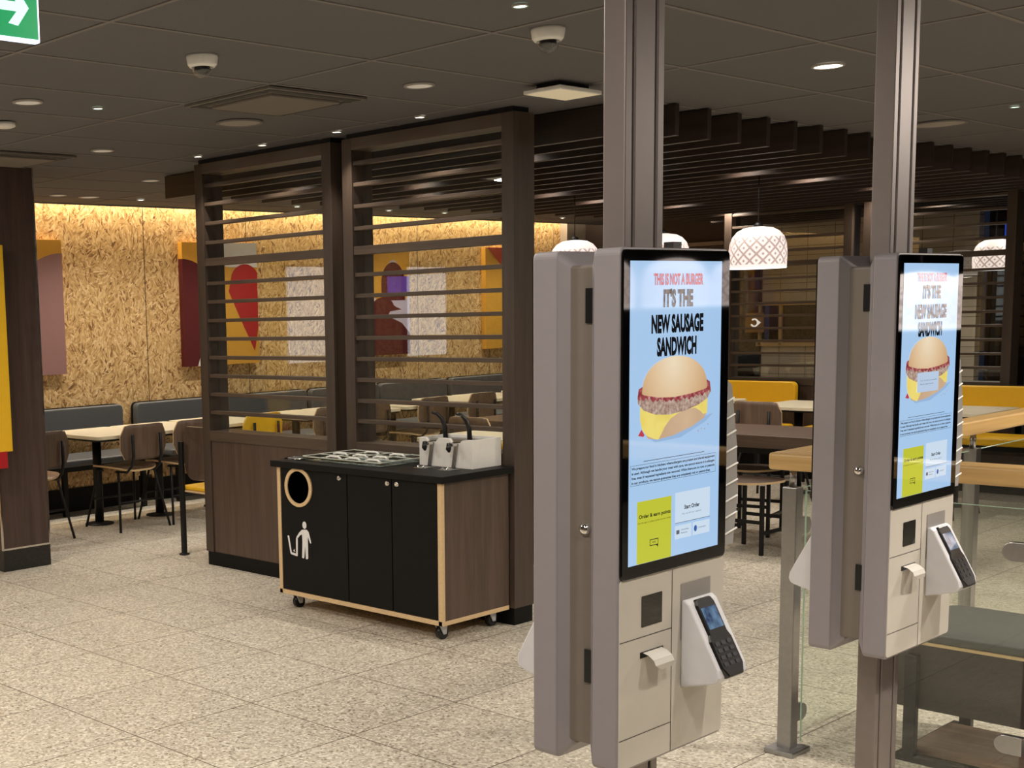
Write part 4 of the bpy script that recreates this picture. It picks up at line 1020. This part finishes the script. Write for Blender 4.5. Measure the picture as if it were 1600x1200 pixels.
def glass_panel(x0, x1, y0, y1, z0, z1, label, clamps):
    t = thing('glass_panel', label, 'glass panel', ((x0+x1)/2, (y0+y1)/2, z0)); cx_, cy_ = (x0+x1)/2, (y0+y1)/2
    obj('pane', box(x0-cx_, x1-cx_, y0-cy_, y1-cy_, 0, z1-z0), [pane_g], t)
    bm = BM()
    if x1-x0 > y1-y0: add_box(bm, x0-cx_, x1-cx_, -.005, .005, z1-z0, z1-z0+.0015); add_box(bm, x0-cx_-.0015, x0-cx_, -.005, .005, 0, z1-z0)
    else: add_box(bm, -.005, .005, y0-cy_, y1-cy_, z1-z0, z1-z0+.0015); add_box(bm, -.005, .005, y1-cy_, y1-cy_+.0015, 0, z1-z0)
    obj('pane_edge', bm, glass_edge, t)
    for (cxx, cyy, cz, ax) in clamps:
        bm = BM(); ol = [(-.04, -.03), (.012, -.03)] + arc(.012, 0, .03, .03, -90, 90, 10) + [(-.04, .03)]
        if ax == 'x': add_prism(bm, ol, -.016, .016, lambda a, b_, tt: (cxx-cx_+a, cyy-cy_+tt, cz-z0+b_))
        elif ax == 'y': add_prism(bm, ol, -.012, .012, lambda a, b_, tt: (cxx-cx_+tt, cyy-cy_-a, cz-z0+b_))
        else: add_prism(bm, ol, -.012, .012, lambda a, b_, tt: (cxx-cx_+tt, cyy-cy_+a, cz-z0+b_))
        obj('clamp', bm, steel, t, .002)
    return t
glass_panel(4.455, 5.92, 2.230, 2.240, .05, .955, 'greenish glass balustrade pane left of and behind the second kiosk', [(4.475, 2.235, .135, 'x'), (4.475, 2.235, .82, 'x')])
glass_panel(6.02, 7.5, 2.230, 2.240, .05, .955, 'greenish glass balustrade pane further along the long handrail', [])
glass_panel(4.40, 4.41, 1.475, 2.185, .05, .955, 'greenish glass balustrade pane below the short arm of the handrail', [(4.405, 1.505, .82, 'yy'), (4.405, 1.505, .20, 'yy')])

# low bench inside the balustrade
t = thing('low_bench', 'low dark bench with grey pad, black frame and wooden footboard behind the glass', 'bench', (4.62, 1.90, 0))
bm = BM(); add_prism(bm, rrect(.52, 1.6, .07, 6, .26, -.72), .430, .462, XY); obj('seat_pad', bm, mat('dark_grey_pad', (74, 77, 74), .5), t, .006)
obj('seat_edge', box(-.004, .012, -1.46, .02, .420, .430), ply, t)
obj('side_panel', box(.0, .02, -1.46, .08, .19, .420), mat('dark_brown_panel', (46, 39, 37), .5), t)
obj('footboard', box(.02, .41, -1.44, .02, .022, .036), wood('footboard_wood', (104, 82, 66), (138, 112, 92), 'y'), t)
obj('leg', box(-.03, -.001, -.03, .012, .0, .385), black_m, t, .003)
obj('leg', box(.46, .49, -.03, .012, .0, .43), black_m, t, .003)
bm = box(-.03, .0, -1.44, .04, 0, .022); add_box(bm, .0, .49, .012, .04, 0, .022); add_box(bm, .0, .49, -1.44, -1.41, 0, .022)
obj('base_frame', bm, black_m, t)

# ================================================================== CEILING FITTINGS
def camera_dome(x, y, label, rz=0):
    t = thing('security_camera', label, 'camera', (x, y, CEIL-.0001), rz)
    obj('housing', add_lathe(BM(), [(0, 0), (.060, 0), (.0605, -.008), (.056, -.034), (.048, -.044), (.040, -.045), (.040, -.03)], 32), white_pl, t)
    obj('lens_block', add_lathe(BM(), [(0, -.036), (.030, -.04), (.032, -.052), (.022, -.066), (0, -.070)], 20), black_gloss, t)
    obj('dome_cover', add_lathe(BM(), [(.041, -.043), (.040, -.055), (.033, -.070), (.020, -.080), (0, -.084)], 28), clear_pl, t)
camera_dome(3.205, 3.985, 'white dome security camera on the ceiling, left one above the bench tables')
camera_dome(3.95, 2.945, 'white dome security camera on the ceiling, left of the near kiosk pole')
def downlight(x, y, r, lens, label, group=None, power=0, ang=110):
    t = thing('downlight', label, 'lamp', (x, y, CEIL-.0045), 0, group)
    obj('trim_ring', add_lathe(BM(), [(r*.82, .001), (r*.84, -.006), (r, -.004), (r*1.02, .002)], 28), trim_m, t)
    obj('lens', add_lathe(BM(), [(r*.83, -.003), (r*.4, -.0045), (0, -.005)], 28), lens, t)
    if power: lamp_spot('downlight_beam', (0, 0, -.02), power, NEUT, ang, .9, r*.8, t)
    return t
for i, y in enumerate((4.603, 5.207, 5.824, 6.425)):
    downlight(5.11, y, .030, lens_on, 'small lit recessed spot in the row of four in front of the slatted screens', 'four spots before the screens', SPOT_ROW, 95)
big = [(3.18, 5.213, 'left edge of the ceiling near the exit sign'), (4.414, 3.977, 'between the two dome cameras'), (4.435, 6.47, 'above and right of the left column'),
       (5.685, 7.704, 'just left of the ceiling baffles'), (5.67, 8.905, 'nearest the board wall beside the column')]
for x, y, l in big: downlight(x, y, .068, lens_faint, 'large pale recessed ceiling light '+l, None, 22, 120)  # these look switched off; beams added to brighten the seating
downlight(5.58, 2.72, .068, lens_on, 'large ceiling light with bright bulb between the two kiosk poles', None, 50)
for x, y, l in [(3.542, 5.189, 'beside the large light left of the first camera'), (3.56, 2.764, 'at the top edge above the right camera'), (7.684, 2.736, 'near the right frame edge')]:
    downlight(x, y, .028, lens_green, 'tiny greenish emergency light '+l)
for x, l in [(6.517, 'left of the left screen'), (8.279, 'seen through the left screen'), (9.50, 'seen through the right screen, left'), (10.32, 'seen through the right screen, right'), (11.5, 'seen beside the right screen post'), (12.3, 'at the far end')]:
    downlight(x, 8.975, .036, lens_on, 'small lit spot along the board wall, '+l, None, 42, 130)
downlight(5.984, 8.946, .085, lens_faint, 'flat round ceiling light beside the small spot over the wall bench', None, 30, 130)  # looks switched off too; beam added for the wall seats
for x, l in [(7.4, 'added behind the left screen frame to wash the wall'), (4.7, 'added behind the left column to wash the wall')]:  # unseen spots added to brighten the board wall
    downlight(x, 8.975, .036, lens_on, 'small lit spot along the board wall, '+l, None, 42, 130)
for x, y, l in [(12.75, 7.5, 'left'), (13.15, 6.3, 'middle'), (13.2, 5.2, 'right')]:  # extra spots added because the tiled wall was too dim
    downlight(x, y, .036, lens_on, 'small fill spot added before the cream tiled wall, '+l, None, 22, 130)
# spots recessed between the baffles
for k, (i, y) in enumerate([(1, 6.75), (3, 6.15), (1, 4.85), (5, 6.65), (5, 4.9), (8, 6.2), (8, 4.6), (11, 6.4), (11, 4.6), (15, 4.6), (15, 6.4), (20, 5.2), (20, 6.7), (24, 5.3), (24, 4.2)]):
    x = 5.64+.2985*(i+.5)
    downlight(x, y, .036, lens_on, 'small lit spot recessed between two ceiling baffles', 'spots between the baffles', 26 if i < 11 else 44, 140)
def speaker(x, y, label, r=.12):
    t = thing('ceiling_speaker', label, 'speaker', (x, y, CEIL-.0045))
    obj('rim', add_lathe(BM(), [(r, .001), (r*1.0, -.006), (r*.9, -.007), (r*.88, -.002)], 36), grid_m, t)
    obj('grille', add_lathe(BM(), [(r*.88, -.003), (r*.5, -.006), (0, -.007)], 36), trim_m, t)
speaker(4.43, 5.22, 'round ceiling speaker below the square air vent')
speaker(8.02, 3.25, 'round ceiling speaker right of the second kiosk pole', .15)
def cassette(x0, x1, y0, y1, label):
    t = thing('air_cassette', label, 'air vent', ((x0+x1)/2, (y0+y1)/2, CEIL-.004)); a, b_ = (x1-x0)/2, (y1-y0)/2
    dk = mat('vent_slot_dark', (58, 56, 52), .7)
    obj('frame', box(-a, a, -b_, b_, -.012, .0), trim_m if False else mat('vent_frame', (104, 98, 90), .7), t, .002)
    for q in ((-a+.02, a-.02, -b_+.02, -b_+.065), (-a+.02, a-.02, b_-.065, b_-.02), (-a+.02, -a+.065, -b_+.08, b_-.08), (a-.065, a-.02, -b_+.08, b_-.08)):
        obj('slot', box(q[0], q[1], q[2], q[3], -.014, -.011), dk, t)
    obj('centre_plate', box(-a+.09, a-.09, -b_+.09, b_-.09, -.024, -.012), mat('vent_plate', (112, 104, 96), .7), t, .003)
cassette(3.84, 4.44, 4.32, 4.92, 'square ceiling air cassette above and left of the screens')
cassette(3.84, 4.44, 6.75, 7.35, 'square ceiling air cassette over the left column')
t = thing('access_point', 'square white panel hanging just under the ceiling left of the near pole', 'ceiling panel', (4.99, 3.64, 2.575))
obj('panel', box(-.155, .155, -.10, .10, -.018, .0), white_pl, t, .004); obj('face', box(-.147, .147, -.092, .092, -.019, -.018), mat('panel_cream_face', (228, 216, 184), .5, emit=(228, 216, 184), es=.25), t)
obj('mount', box(-.11, .11, -.06, .06, 0, .0245), black_m, t)
t = thing('smoke_detector', 'flat pale detector at the left frame edge under the exit sign', 'detector', (3.40, 5.80, CEIL-.0045))
obj('body', add_lathe(BM(), [(0, .0), (.055, .0), (.052, -.02), (.03, -.028), (0, -.03)], 24), white_pl, t)
# exit sign
t = thing('exit_sign', 'green lit exit sign with white arrow, top left corner', 'sign', (1.67, 3.0, 2.33))
obj('lit_body', box(-.2, .2, -.012, .012, 0, .175), emis('sign_edge_glow', (226, 238, 255), 1.6, .3), t, .004)
obj('green_face', box(-.193, .193, -.0135, -.012, .008, .167), emis('sign_green', (0, 160, 92), 1.0, .4), t)
bm = BM()
ar = [(.02, .071), (.131, .071), (.106, .040), (.134, .036), (.168, .083), (.134, .130), (.106, .126), (.131, .095), (.02, .095)]
bm.faces.new([bm.verts.new((a, -.0142, b_)) for a, b_ in ar])
run = [(-.15, .03), (-.125, .03), (-.105, .075), (-.085, .05), (-.045, .05), (-.045, .068), (-.075, .072), (-.09, .10), (-.07, .115), (-.045, .11), (-.04, .125), (-.075, .135), (-.10, .135), (-.14, .11), (-.135, .095), (-.115, .105), (-.125, .085)]
bm.faces.new([bm.verts.new((a, -.0142, b_)) for a, b_ in run])
hd = [(-.078+.011*math.cos(2*PI*k/14), .146+.013*math.sin(2*PI*k/14)) for k in range(14)]; bm.faces.new([bm.verts.new((a, -.0142, b_)) for a, b_ in hd])
obj('arrow_and_figure', bm, emis('sign_white', (214, 255, 240), 1.3, .4), t)
obj('mount_plate', box(-.205, .205, -.02, .02, .175, CEIL-.0045-2.33), white_pl, t)
for (x, y, p), l in zip(KIOSK_SPOTS, ('near', 'second')):
    downlight(x, y, .04, lens_on, 'bright ceiling spot in front of the %s kiosk, above the viewer' % l, None, p, 100)
# fill panels added out of view to light the hall
for i, (x, y, p) in enumerate(HALL_FILL):
    t = thing('fill_panel', 'square fill light panel added over the order hall outside the view', 'lamp', (x, y, CEIL-.0045), 0, 'hall fill panels outside the view')
    obj('frame', box(-.2, .2, -.2, .2, -.008, .0), white_pl, t); obj('diffuser', box(-.18, .18, -.18, .18, -.009, -.008), emis('fill_panel_glow_%d' % i if False else 'fill_panel_glow', (255, 236, 206), 1.5), t)
    lamp_area('fill_panel_light', (0, 0, -.02), .34, p, NEUT, parent=t)
